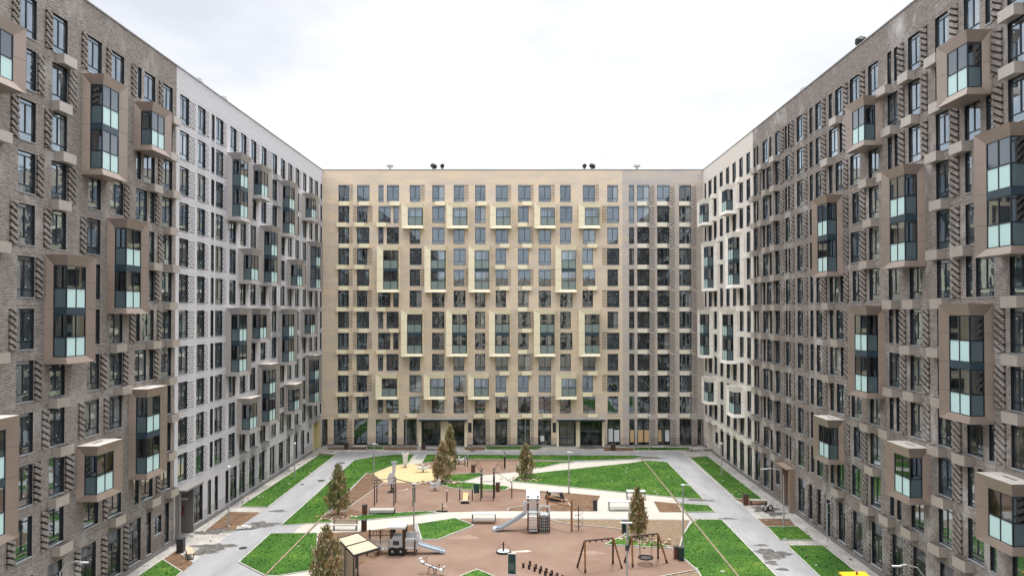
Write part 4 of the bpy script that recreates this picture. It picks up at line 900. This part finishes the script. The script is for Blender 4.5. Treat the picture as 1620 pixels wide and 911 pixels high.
# ---- train play structure
def train():
    X_,Y_=px2g(634,875); s=Y_/F
    r=empty('play_train',(X_,Y_,0),'white and grey train shaped play structure with a short slide and rope net','play structure')
    r.scale=(1,1,.76); px=lambda v:(v-634)*s; pz=lambda v:(875-v)*s*1.02
    b=MB(); b.box(px(619),px(638),-.5,.5,.42,1.95); b.box(px(619),px(626),-.52,-.5,1.2,2.0); 
    b.build('cab',[M['lgrey']],r)
    b=MB(); b.box(px(617.5),px(643),-.75,.75,2.75,2.98); b.box(px(619),px(641.5),-.6,.6,2.98,3.05); b.build('roof',[M['white']],r)
    for x in (621.5,640.5):
        for y in (-.55,.55):
            b=MB(); b.box(px(x)-.11,px(x)+.11,y-.06,y+.06,.1,2.76); b.build('post',[M['dkwood']],r)
    b=MB(); b.prof([(px(618),.95),(px(621),.55),(px(626),.85),(px(632),.85),(px(638.3),.55),(px(638.3),2.0),(px(624),2.0),(px(622),1.75),(px(618),1.7)],-.66,-.62); b.build('side_panel',[M['lgrey']],r)
    b=MB(); b.box(px(624),px(633.5),-.69,-.66,1.15,1.55,0); b.build('grille',[M['dkmetal']],r)
    for x in (623,636):
        b=MB(); b.tube([(px(x),-.70,.36),(px(x),-.58,.36)],.33,0,20); w=b.build('wheel',[M['black']],r); w.scale=(1,1,1/.76); c=MB(); c.tube([(px(x),-.725,.36),(px(x),-.70,.36)],.09,0,12); c.build('hub',[M['lgrey']],w)
    b=MB(); b.box(px(638.5),px(657),-.55,-.49,.75,1.75)
    b.build('front_panel',[M['white']],r)
    b=MB()
    for k in range(5):
        x=px(640.5)+k*.2; b.obox((x+.13,-.555,1.25),(.035,.012,.75),ry=R(35))
    b.build('diagonal_slot',[M['dkmetal']],r)
    b=MB(); b.box(px(638.5),px(657),-.49,.55,.62,.70); b.box(px(641),px(656),.45,.5,1.3,2.05); b.build('platform',[M['lgrey']],r)
    for x,y in ((657.5,-.52),(657.5,.52),(639,.52),(618,-.52)):
        b=MB(); b.box(px(x)-.05,px(x)+.05,y-.05,y+.05,0,1.55); b.build('post',[M['dkwood']],r)
    # slide
    b=MB(); n=10; prev=None
    for k in range(n+1):
        t=k/n; x=px(659)+t*2.2; z=1.05-(1.05-.18)*(t**.85) if t<.85 else .20-.02*(t-.85); z=max(z,.16)
        cur=(x,z)
        if prev:
            (xa,za),(xb,zb)=prev,cur
            b.face([(xa,-.3,za),(xb,-.3,zb),(xb,.3,zb),(xa,.3,za)]); 
            for y in (-.33,.33): b.face([(xa,y,za-.06),(xb,y,zb-.06),(xb,y,zb+.2),(xa,y,za+.2)]); b.face([(xa,y*.91,za),(xb,y*.91,zb),(xb,y,zb+.2),(xa,y,za+.2)])
        prev=cur
    b.build('slide',[M['slide']],r)
    b=MB(); b.prof([(px(657.8),.6),(px(662),.6),(px(663.5),1.4),(px(663),1.95),(px(660),2.1),(px(657.8),1.7)],-.42,-.34); b.prof([(px(657.8),.6),(px(662),.6),(px(663.5),1.4),(px(663),1.95),(px(660),2.35),(px(657.8),1.7)],.34,.42); b.build('slide_cheek',[M['white']],r)
    # net bridge
    b=MB()
    b.tube([(px(583),.5,2.15),(px(619),.5,2.15)],.05,0,6)
    b.tube([(px(583),.5,1.7),(px(619),.5,1.7)],.05,0,6)
    for k in range(8): b.tube([(px(584+k*5),.5,1.7),(px(584+k*5),.5,2.15)],.022,0,5)
    b.build('handrail',[M['dkwood']],r)
    b=MB()
    for k in range(19):
        x=px(583+k*2); b.tube([(x,-.5,.85),(x,-.52,1.72)],.013,0,4); b.tube([(x,.5,.85),(x,.5,1.7)],.013,0,4); b.tube([(x,-.5,.85),(x,.5,.85)],.013,0,4)
    for z in (.85,1.05,1.28,1.5,1.7): b.tube([(px(583),-.52,z),(px(619),-.52,z)],.013,0,4)
    b.build('net',[M['rope']],r)
    b=MB()
    for k in range(9): b.obox((px(597)+k*.24,-.05,.5+.02*k),(.16,.85,.05),ry=R(-20))
    b.build('plank_bridge',[M['lgrey']],r)
    for x in (583,600):
        for y in (-.52,.52):
            b=MB(); b.box(px(x)-.06,px(x)+.06,y-.06,y+.06,0,2.25 if y>0 else 1.0); b.build('post',[M['dkwood']],r)
train()
# ---- slide tower
def tower():
    X_,Y_=px2g(851,840); s=Y_/F; r=empty('slide_tower',(X_,Y_,0),'timber climbing tower with pale slide, stair and hooded roof panel','climbing tower')
    px=lambda v:(v-851)*s
    xs=(px(835.5),px(851))
    for x in xs:
        for y in (-.1,1.1):
            b=MB(); b.box(x-.07,x+.07,y-.07,y+.07,0,3.35 if y>0 else 3.1); b.build('post',[M['rust']],r)
    b=MB(); b.obox(((xs[0]+xs[1])/2,.15,3.15),(xs[1]-xs[0]+.3,1.0,.06),rx=R(38)); b.build('roof',[M['slide']],r)
    b=MB(); b.box(xs[0],xs[1],0,1.1,1.5,1.57); b.build('platform',[M['lgrey']],r)
    b=MB()
    for k in range(5): x=xs[0]+.12+k*(xs[1]-xs[0]-.24)/4; b.tube([(x,1.1,1.6),(x,1.1,2.6)],.05,0,6)
    b.box(xs[0],xs[1],1.06,1.14,2.5,2.6); b.box(xs[0],xs[1],1.06,1.14,1.65,1.75)
    for x in (xs[0],xs[1]):
        for z in (2.55,1.72): b.box(x-.09,x+.09,-.19,-.08,z-.08,z+.08)
    b.build('railing',[M['white']],r)
    b=MB()
    for k in range(7): z=.25+k*.2; b.box(xs[0]+.08,xs[1]-.08,-.9+k*.11,-.9+k*.11+.2,z,z+.05)
    st=b.build('stair',[M['lgrey']],r)
    b=MB()
    for x in (xs[0]+.05,xs[1]-.05): b.obox((x,-.5,.8),(.05,1.35,.2),rx=R(62))
    b.build('stringer',[M['rust']],st)
    # slide to the left
    b=MB(); prev=None
    for k in range(13):
        t=k/12; x=xs[0]-.15-t*(2.65); z=1.5-1.35*min(1,t*1.15)**.9; z=max(z,.2 if t<.97 else .2); y=.5-.5*t; c_=(x,y,z)
        if prev:
            a=prev; b.face([(a[0],a[1]-.28,a[2]),(c_[0],c_[1]-.28,c_[2]),(c_[0],c_[1]+.28,c_[2]),(a[0],a[1]+.28,a[2])][::-1])
            for q in (-.3,.3):
                b.face([(a[0],a[1]+q,a[2]-.08),(c_[0],c_[1]+q,c_[2]-.08),(c_[0],c_[1]+q,c_[2]+.2),(a[0],a[1]+q,a[2]+.2)]); b.face([(a[0],a[1]+q*1.15,a[2]+.2),(c_[0],c_[1]+q*1.15,c_[2]+.2),(c_[0],c_[1]+q,c_[2]-.08),(a[0],a[1]+q,a[2]-.08)])
        prev=c_
    b.tube([(prev[0]+.1,prev[1],.14),(prev[0]-.22,prev[1],.13)],.30,0,12)
    b.build('slide',[M['slide']],r)
    b=MB(); b.box(xs[0]-.42,xs[0]-.1,.1,.17,1.5,2.35); b.box(xs[0]-.42,xs[0]-.1,.93,1.0,1.5,2.35); b.build('slide_hood',[M['white']],r)
    # net climber on the right
    x0,x1=px(851.5),px(869)
    for x in (x0+.12,x1):
        b=MB(); b.box(x-.05,x+.05,-.5,-.4,0,1.55); b.build('post',[M['rust']],r)
        b=MB(); b.box(x-.05,x+.05,.5,.6,0,1.6); b.build('post',[M['rust']],r)
    b=MB()
    for k in range(13):
        a0=math.pi*k/12; a1=math.pi*(k+1)/12
    pts=[(x0,1.45),(x1+.05,1.45),(x1+.05,2.3),(x0,2.3)]
    b.box(x0,x1+.05,-.46,-.40,2.15,2.35); b.box(x0,x0+.16,-.46,-.40,1.4,2.15); b.box(x1-.11,x1+.05,-.46,-.40,1.4,2.15)
    b.build('arch_panel',[M['white']],r)
    b=MB(); cx=(x0+x1)/2; rr_=(x1-x0)/2-.12
    b.tube([(cx-rr_*math.cos(a),-.5,1.5+rr_*math.sin(a)) for a in [math.pi*k/10 for k in range(11)]],.02,0,5); b.tube([(cx,-.5,.2),(cx,-.5,2.5)],.02,0,5)
    for z in (.4,.65,.9,1.15,1.4): b.tube([(x0+.1,-.5,z),(cx,-.55,z-.06),(x1,-.5,z)],.022,0,5)
    for k in range(5): b.tube([(x0+.2+k*.16,-.9+0*k,0),(x0+.2+k*.16,-.5,1.5)],.016,0,5)
    b.build('rope_net',[M['rope']],r)
    b=MB(); b.box(x0+.1,x1,-.38,.5,.15,1.35); b.build('inner_panel',[M['black']],r)
    b=MB(); b.box(x0,x1,-.4,.55,1.42,1.49); b.build('landing',[M['lgrey']],r)
    # timber gantry with spiral pole
    xa,xb=px(867),px(904)
    for x,y in ((xa,1.9),(xb,-.1)):
        b=MB(); b.tube([(x,y,0),(x,y,2.75)],.09); b.build('gantry_post',[M['wood']],r)
    b=MB(); b.tube([(xa,1.9,2.55),(xb,-.1,2.55)],.06); b.tube([(xa,1.9,2.15),(xb,-.1,2.15)],.06); b.build('gantry_beam',[M['wood']],r)
    xp=px(915); b=MB(); b.tube([(xp,0,0),(xp,0,2.2)],.04); b.build('climbing_pole',[M['dkmetal']],r)
    b=MB(); b.tube([(xp+.38*math.cos(t*.45),.38*math.sin(t*.45),.15+t*.036) for t in range(57)],.02,0,5); b.build('spiral',[M['dkmetal']],r)
tower()
# ---- play hut with white slab roof
X_,Y_=px2g(880,792); r=empty('play_hut',(X_,Y_,0),'low play hut with white slab roof on dark splayed legs by the soil patch','play hut',None,R(-8))
b=MB(); b.prism([(-.75,-.5),(.65,-.5),(.35,.75),(-1.0,.75)],.95,1.05); b.build('roof',[M['white']],r)
for a,c in (((-.65,-.35),(-.8,-.5)),((.55,-.35),(.85,-.5)),((-.85,.6),(-1.15,.8)),((.3,.6),(.55,.8))):
    b=MB(); mx_,my_=(a[0]+c[0])/2,(a[1]+c[1])/2; b.tube([(c[0],c[1],0),(a[0],a[1],.95)],.15,0,4); b.build('leg',[M['dkmetal']],r)
b=MB(); b.box(-.6,.5,-.3,.5,.05,.35); b.build('seat',[M['dkmetal']],r)
# ---- swings
def swing(apexL,apexR,label,basket=False,legs=None,beam='dkwood'):
    (aL,fL1,fL2),(aR,fR1,fR2)=legs
    p=[px2g(*q) for q in (fL1,fL2,fR1,fR2)]; cx=sum(q[0] for q in p)/4; cy=sum(q[1] for q in p)/4
    r=empty('swing_frame',(cx,cy,0),label,'swing','timber swing frames')
    h=2.3
    tops=[]
    for (f1,f2,(ax,ay)) in ((p[0],p[1],aL),(p[2],p[3],aR)):
        tx,ty=px2g(ax,ay,h); tops.append((tx-cx,ty-cy,h))
        for i,f in enumerate((f1,f2)):
            b=MB(); b.tube([(f[0]-cx,f[1]-cy,0),(tx-cx,ty-cy,h)],.07); lg_=b.build('leg',[M['wood' if i else 'dkwood']],r)
            c=MB(); v=Vector((f[0]-cx,f[1]-cy,0)).lerp(Vector((tx-cx,ty-cy,h)),.12); c.tube([(f[0]-cx,f[1]-cy,0),tuple(v)],.082); c.build('boot',[M['dkwood']],lg_)
    b=MB(); b.tube([tops[0],tops[1]],.065); b.build('beam',[M['dkwood']],r)
    T0,T1=Vector(tops[0]),Vector(tops[1])
    b=MB()
    for t in (.18,.4,.6,.82): q=T0.lerp(T1,t); b.box(q.x-.05,q.x+.05,q.y-.05,q.y+.05,h-.16,h-.05)
    b.build('shackle',[M['dkmetal']],r)
    if basket:
        bx_,by_=px2g(1021.5,881.5,.5); m=Vector((bx_-cx,by_-cy,.52)); b=MB(); n=24
        ring=[(m.x+.52*math.cos(6.283*k/n),m.y+.52*math.sin(6.283*k/n),m.z) for k in range(n+1)]; b.tube(ring,.07,0,8,False)
        se=b.build('basket_seat',[M['black']],r); c=MB()
        for k in range(-3,4): q=k*.14; l=math.sqrt(.25-q*q*.98) if abs(q)<.5 else 0; c.tube([(m.x+q,m.y-l,m.z-.02),(m.x+q,m.y+l,m.z-.02)],.016,0,4); c.tube([(m.x-l,m.y+q,m.z-.02),(m.x+l,m.y+q,m.z-.02)],.016,0,4)
        c.build('net',[M['dkmetal']],se)
        b=MB()
        for s_,t in ((-1,.30),(1,.78)):
            q=T0.lerp(T1,t)
            for yy in (-.3,.3): b.tube([(q.x,q.y,h-.08),(m.x+s_*.42,m.y+yy,m.z)],.014,0,4)
        b.build('chain',[M['dkmetal']],r)
swing(0,0,'timber swing frame with an empty beam, left of the basket swing',legs=(((925,855),(913,897),(926,906)),((970,850.5),(969.5,891),(984,899))))
swing(0,0,'timber swing frame carrying a round black basket seat',True,legs=(((999.5,847.5),(988,889),(1001,897)),((1041,843.5),(1041,883),(1055.5,890.7))))
# ---- merry-go-round
X_,Y_=px2g(796.5,874); r=empty('roundabout',(X_,Y_,0),'small grey spinning disc with a black post and hoop on the brown surface','roundabout')
b=MB(); b.tube([(0,0,.10),(0,0,.17)],.52,0,28); b.build('disc',[M['lgrey']],r); b=MB(); b.tube([(.54*math.cos(6.283*k/28),.54*math.sin(6.283*k/28),.12) for k in range(29)],.05,0,6,False); b.build('rim',[M['black']],r)
b=MB(); b.tube([(0,0,.15),(0,0,.85)],.06); b.build('post',[M['black']],r); b=MB(); b.tube([(.5*math.cos(a),0,.15+.55*math.sin(a)) for a in [math.pi*k/12 for k in range(13)]],.018,0,5); b.build('hoop',[M['rust']],r)
# ---- information board
X_,Y_=px2g(810,925); r=empty('information_board',(X_,Y_,0),'dark green information board in a white frame near the roundabout','sign board',None,R(-12))
b=MB(); b.box(-.27,.27,-.03,.03,.78,2.15); b.build('panel',[M['green']],r)
b=MB(); b.box(-.30,-.27,-.04,.04,0,2.2); b.box(.27,.30,-.04,.04,0,2.2); b.box(-.27,.27,-.04,.04,2.15,2.2); b.box(-.27,.27,-.04,.04,.72,.78); b.build('frame',[M['white']],r)
b=MB()
for k in range(7): b.box(-.2,.2-.04*(k%3),-.036,-.031,1.05+k*.07,1.065+k*.07)
b.build('lines',[M['rope']],r)
# ---- stumps
st=None
sp=[(828,898),(837,900),(845.8,903.5),(854.2,906.7),(862.6,910),(871,913.5),(880,917),(889,921)]
for i,(x,y) in enumerate(sp+[(838.5,894.5),(847.7,899.5),(856,903),(864.4,906),(873,909.5),(881.5,913.5),(890,917)]):
    X_,Y_=px2g(x,y); b=MB(); b.tube([(0,0,0),(0,0,.34)],.095,0,10); b.tube([(0,0,.34),(0,0,.37)],.10,1,10)
    o=tag(b.build('stepping_post',[M['postblack'],M['dkwood']],loc=(X_,Y_,0)),'short brown stepping post in the double row beside the information board','stepping post','double row of brown stepping posts')
for pts_ in (((629,777),(637,776.3),(646,773.6),(645.3,772.6),(636,775.2),(629,776)),((700,851),(742,846),(760,851),(748,852.6),(720,852)),((905,874),(940,871),(962,876),(930,877.6))):
    q=[px2g(*k) for k in pts_]; ar=sum(q[k][0]*q[(k+1)%len(q)][1]-q[(k+1)%len(q)][0]*q[k][1] for k in range(len(q))); q=q if ar>0 else q[::-1]
    s_=MB(); s_.face([(x,y,.0285) for x,y in q]); tag(s_.build('scuff_mark',[mat('faint scuff',(.27,.19,.145) if pts_[0][1]>800 else (.5,.45,.4),.95,nz=.3,nscale=1.5,ncol=(.20,.135,.10))]),kind='structure')
# scuffed pale streak left on the surface by the roundabout
q=[px2g(*k) for k in ((808,872.5),(822,871),(835,870.2),(842,871.5),(836,873),(822,873.4),(810,874.6))]
b=MB(); b.face([(x,y,.0285) for x,y in q][::-1]); tag(b.build('scuff_mark',[mat('pale scuff',(.62,.55,.47),.9,nz=.45,nscale=3,ncol=(.32,.24,.18))]),kind='structure')
# ---- seesaw climber
X_,Y_=px2g(683,908); r=empty('spring_seesaw',(X_,Y_,0),'grey seesaw with white end seats and looped handles below the train','seesaw',None,R(-18))
b=MB(); b.obox((0,0,.55),(1.75,.16,.07),ry=R(14)); b.build('beam',[M['lgrey']],r)
for s_,z in ((-1,.78),(1,.34)):
    b=MB(); b.obox((s_*.78,0,z+.06),(.34,.34,.08),ry=R(14)); b.obox((s_*.93,0,z+.18),(.06,.36,.28),ry=R(14)); b.build('seat',[M['white']],r)
    b=MB(); b.tube([(s_*.5,-.22,z-.05),(s_*.5,-.22,z+.38),(s_*.5,.22,z+.38),(s_*.5,.22,z-.05)],.025,0,6); b.build('handle',[M['dkmetal']],r)
for y in (-.14,.14):
    b=MB(); b.tube([(-.3,y,0),(-.15,y,.55),(0,y,.62),(.15,y,.55),(.3,y,0)],.03,0,6); b.build('leg',[M['dkmetal']],r)
# ---- workout posts with white bands
def wpost(b,bw,x,y,h,r_=.055,bands=(.93,.8)):
    b.tube([(x,y,0),(x,y,h)],r_,0,8)
    for k in bands: bw.tube([(x,y,h*k-.05),(x,y,h*k+.05)],r_+.02,0,8)
def rig(posts,label,bars,name='pull_up_rig'):
    P=[px2g(a,c)+((c-t)*px2g(a,c)[1]/F,) for a,c,t in posts]; cx=sum(p[0] for p in P)/len(P); cy=sum(p[1] for p in P)/len(P)
    r=empty(name,(cx,cy,0),label,'climbing frame')
    for p in P:
        b=MB(); w=MB(); wpost(b,w,p[0]-cx,p[1]-cy,p[2]); o=b.build('post',[M['postblack']],r); w.build('clamp',[M['white']],o)
    for i,j,f in bars:
        a,c=P[i],P[j]; b=MB(); b.tube([(a[0]-cx,a[1]-cy,a[2]*f),(c[0]-cx,c[1]-cy,c[2]*f)],.025,0,6); b.build('bar',[M['dkmetal']],r)
    return r,P,cx,cy
rig([(592.3,800,759),(596.2,795,758),(623.2,800,755),(626,795,755),(653.5,800,763),(656.2,794,763)],'set of six dark posts with white clamps left on the brown play surface',[(0,2,.97),(1,3,.97),(2,4,.95),(3,5,.95),(0,1,.97),(2,3,.97),(4,5,.97),(0,2,.75)])
r,P,cx,cy=rig([(727.3,791.5,768),(747.2,791.5,768),(760.7,791.5,744),(762.5,787,740.5),(780.7,791.5,742),(782.2,787,740),(809.7,787.5,763)],'long climbing frame with ladder, green panel and arched rails right of the sit up bench',[(0,1,.9),(4,6,.97),(2,3,.96),(4,5,.96),(2,4,.62),(2,4,.45),(2,4,.3),(2,4,.12)])
b=MB(); a,c=P[1],P[2]; b.face([(a[0]-cx+.15,a[1]-cy,.75),(c[0]-cx-.15,c[1]-cy,.75),(c[0]-cx-.15,c[1]-cy,1.65),(a[0]-cx+.15,a[1]-cy,1.65)]); b.box(a[0]-cx+.15,c[0]-cx-.15,a[1]-cy+.003,a[1]-cy+.04,.75,1.65); b.build('panel',[M['green']],r)
b=MB()
for (x0,y0,x1,y1,z) in ((762.5,787,752,760,2.7),(760.7,791.5,749,762,2.6),(782.2,787,796,759,2.7),(780.7,791.5,794,762,2.6)):
    p,q=px2g(x0,y0),px2g(x1,y1); pts=[]
    for k in range(9):
        t=k/8; pts.append((p[0]+(q[0]-p[0])*t-cx,p[1]+(q[1]-p[1])*t-cy,z*(1-t**2*.45)+.5*math.sin(t*3.14)))
    b.tube(pts,.035,0,6)
b.build('arched_rail',[M['rust']],r)
rig([(716,740,719.5),(720.5,741.5,721)],'pair of short posts on the far rubber area behind the tan tree',[(0,1,.9)],'bar_posts')
rig([(735.5,736.5,717),(739.8,738,719)],'second pair of posts on the far rubber area',[(0,1,.9)],'bar_posts')
rig([(797.8,742.5,714),(799.2,740,716)],'tall banded post at the far right of the far rubber area',[(0,1,.9)],'bar_posts')
# sit-up bench
X_,Y_=px2g(736,795); r=empty('exercise_bench',(X_,Y_,0),'inclined orange exercise board on a black base','exercise bench')
b=MB(); b.obox((0,.25,.55),(.5,1.35,.06),rx=R(24)); b.build('board',[M['orangeboard']],r); b=MB(); b.box(-.42,.42,-.42,-.3,.05,.3); b.box(-.3,.3,-.35,.6,.02,.12); b.box(-.36,-.3,.3,.4,0,.55); b.box(.3,.36,.3,.4,0,.55); b.build('base',[M['black']],r); b=MB(); b.box(-.48,.48,-.48,-.42,.25,.38); b.build('foot_bar',[M['white']],r)
# white spring toys
def toy(x,y,s_,label,kind):
    X_,Y_=px2g(x,y); r=empty('spring_toy',(X_,Y_,0),label,'spring toy','white spring toys',R(10))
    b=MB(); b.tube([(.12*math.cos(t*.8),.12*math.sin(t*.8),t*.011) for t in range(33)],.025,0,5); b.build('spring',[M['dkmetal']],r)
    b=MB()
    if kind=='cow': b.prof([(-.45,.35),(.35,.35),(.5,.7),(.62,1.1),(.35,1.2),(.2,.95),(-.1,.8),(-.45,.9),(-.55,.6)],-.14,.14)
    elif kind=='boat': b.prof([(-.75,.75),(-.6,.4),(.5,.4),(.85,.8),(.6,.75),(.45,.62),(-.5,.62)],-.22,.22); b.box(-.15,.15,-.1,.1,.6,1.0)
    else: b.prof([(-.25,.3),(.25,.3),(.3,1.2),(.45,1.75),(.25,1.85),(0,1.6),(-.2,1.85),(-.4,1.7),(-.28,1.2)],-.2,.2)
    b.build('body',[M['white']],r)
    b=MB(); b.tube([(.1,-.25,.95 if kind!='tall' else 1.3),(.1,.25,.95 if kind!='tall' else 1.3)],.025,0,6); b.box(-.2,.1,-.16,.16,.62,.66) if kind=='cow' else None; b.build('handle',[M['dkmetal']],r)
toy(641,739,1,'tall white eared spring toy at the top of the yellow surface','tall')
toy(669,747,1,'white boat shaped spring toy on the yellow surface','boat')
toy(688,776,1,'white animal spring toy left of the green tipped lawn','cow')
toy(726,734,1,'white spring toy behind the pair of short posts','boat')
# tall white figure climber
X_,Y_=px2g(619.5,778); r=empty('balance_climber',(X_,Y_,0),'white segmented climbing figure standing on a dark foot among the posts','climbing figure')
b=MB(); b.prof([(-.4,.9),(.35,.9),(.42,1.5),(.25,2.0),(-.2,2.05),(-.42,1.6)],-.14,.14); b.prof([(.05,2.0),(.4,2.0),(.42,3.0),(.1,3.0)],-.1,.1); b.build('body',[M['white']],r)
b=MB(); b.tube([(0,0,.5),(0,0,.95)],.09); b.tube([(0,0,0),(0,0,.12)],.34,0,12); b.tube([(-.05,0,.1),(.1,0,.3),(-.05,0,.5)],.16,0,8); b.build('foot',[M['dkmetal']],r)
b=MB(); b.prof([(.0,3.0),(.5,3.0),(.62,3.2),(-.05,3.2)],-.12,.12); b.build('cap',[M['lgrey']],r)
# small post and ground rocker
X_,Y_=px2g(707,793); b=MB(); b.box(-.06,.06,-.06,.06,0,1.05); b.box(-.08,.08,-.08,.08,1.05,1.1,1); tag(b.build('marker_post',[M['rust'],M['white']],loc=(X_,Y_,0)),'single slender brown post on the brown play surface','post')
X_,Y_=px2g(700,809); r=empty('rocker',(X_,Y_,0),'small tan and black rocker at the lower edge of the brown play surface','rocker')
b=MB(); b.obox((-.25,0,.38),(.75,.14,.06),ry=R(-35)); b.obox((.25,0,.5),(.5,.14,.06),ry=R(25)); b.build('arms',[M['slat']],r); b=MB(); b.tube([(0,0,0),(0,0,.8)],.05); b.box(-.6,.5,-.1,.1,.02,.1); b.build('base',[M['black']],r)
# pallet, bicycle, yellow kiosk
X_,Y_=px2g(386,836); r=empty('pallet',(X_,Y_,0),'pale timber pallet lying at the road edge by the soil patch','pallet',None,R(18))
b=MB()
for k in range(6): b.box(-.6,.6,-.4+k*.15,-.3+k*.15,.14,.17)
for k in (-.55,-.05,.45): b.box(k,k+.1,-.4,.45,.04,.14)
b.build('boards',[M['cement']],r); b=MB(); b.box(-.2,.35,-.2,.15,.17,.28); b.build('slab',[M['white']],r)
X_,Y_=px2g(1214,808); r=empty('handcart',(X_,Y_,0),'two wheeled cart with white frame by the right brown entrance','cart',None,R(25))
for x in (-.35,.3):
    b=MB(); n=20; b.tube([(x+.27*math.cos(6.283*k/n),-.1+.0,.3+.27*math.sin(6.283*k/n)) for k in range(n+1)],.055,0,6,False); w=b.build('wheel',[M['black']],r); c=MB(); c.tube([(x,-.13,.3),(x,-.07,.3)],.18,0,14); c.build('hub',[M['white']],w)
b=MB(); b.tube([(-.35,0,.3),(.1,0,.6),(.3,0,.3)],.03); b.tube([(.1,0,.6),(.45,.1,1.2),(.2,.3,1.25)],.03); b.tube([(.3,0,.3),(.5,.2,1.1)],.03); b.box(-.3,.5,.05,.5,.35,.42); b.build('cart_frame',[M['white']],r)
def kiosk():
    h=3.0
    q=[px2g(1327,904,h),px2g(1367,903.2,h),px2g(1384,916,h),px2g(1345,918,h)]
    cx=sum(p[0] for p in q)/4; cy=sum(p[1] for p in q)/4; q=[(p[0]-cx,p[1]-cy) for p in q]
    r=empty('yellow_cabin',(cx,cy,0),'yellow roofed site cabin poking in at the bottom right corner','cabin')
    b=MB(); b.prism(q[::-1],h-.12,h); b.build('roof',[M['yel']],r); b=MB(); q2=[(p[0]*.9,p[1]*.9) for p in q]; b.prism(q2[::-1],.05,h-.12); b.build('cabin_body',[M['black']],r)
    b=MB(); b.tube([(.1,.25,h),(.1,.25,h+.16)],.07); b.build('beacon',[M['red']],r)
kiosk()
b=MB(); b.obox((0,0,.1),(1.4,.5,.12)); b.obox((.3,.1,.22),(.9,.4,.08),rz=.3)
X_,Y_=px2g(1105,712); tag(b.build('slab_stack',[M['cement']],loc=(X_,Y_,0)),'flat stack of slabs in the far right corner of the courtyard','slabs')
# ---- roof vents
def vent(x,y,w,label,kind,Yd,Zb,X_=None):
    Xw=(x-828)*Yd/F if X_ is None else X_
    r=empty('roof_vent',(Xw,Yd,Zb),label,'roof vent','vents on the roofs')
    b=MB()
    if kind=='cowl': b.tube([(0,0,-.6),(0,0,.5)],w*.35,0,12); b.build('duct',[M['steel']],r); c=MB(); c.tube([(-.1,0,.45),(0,-.05,.75),(.12,-.1,1.0)],[w*.5,w*.62,w*.4],0,12); c.build('cowl',[M['black']],r)
    else: b.tube([(0,0,-.6),(0,0,.6)],w*.25,0,8); b.build('duct',[M['steel']],r); c=MB(); c.box(-w,w,-.5,.5,.6,.72); c.box(-w*.9,w*.9,-.4,.4,.8,.86); c.build('hood',[M['white']],r)
zv=39.75
vent(686,0,.85,'larger black cowl on the left half of the far roof','cowl',114,zv); vent(699.5,0,.5,'smaller black cowl on the left half of the far roof','cowl',114,zv)
vent(925,0,.5,'smaller black cowl on the right half of the far roof','cowl',114,zv); vent(937.5,0,.8,'larger black cowl on the right half of the far roof','cowl',114,zv)
vent(616.5,0,.5,'pale hooded vent at the left of the far roof','hood',114,zv); vent(1008,0,.5,'pale hooded vent at the right of the far roof','hood',114,zv)
vent(0,0,.9,'large dark cowl on the right brown roof','cowl',60.8,zv-.35,26.6); vent(0,0,.4,'pale hooded vent on the right brown roof','hood',75,zv,27.3)
vent(0,0,.35,'pale hooded vent on the left grey roof','hood',72,zv,-30.3); vent(0,0,.35,'farther pale hooded vent on the left grey roof','hood',78,zv,-30.3)
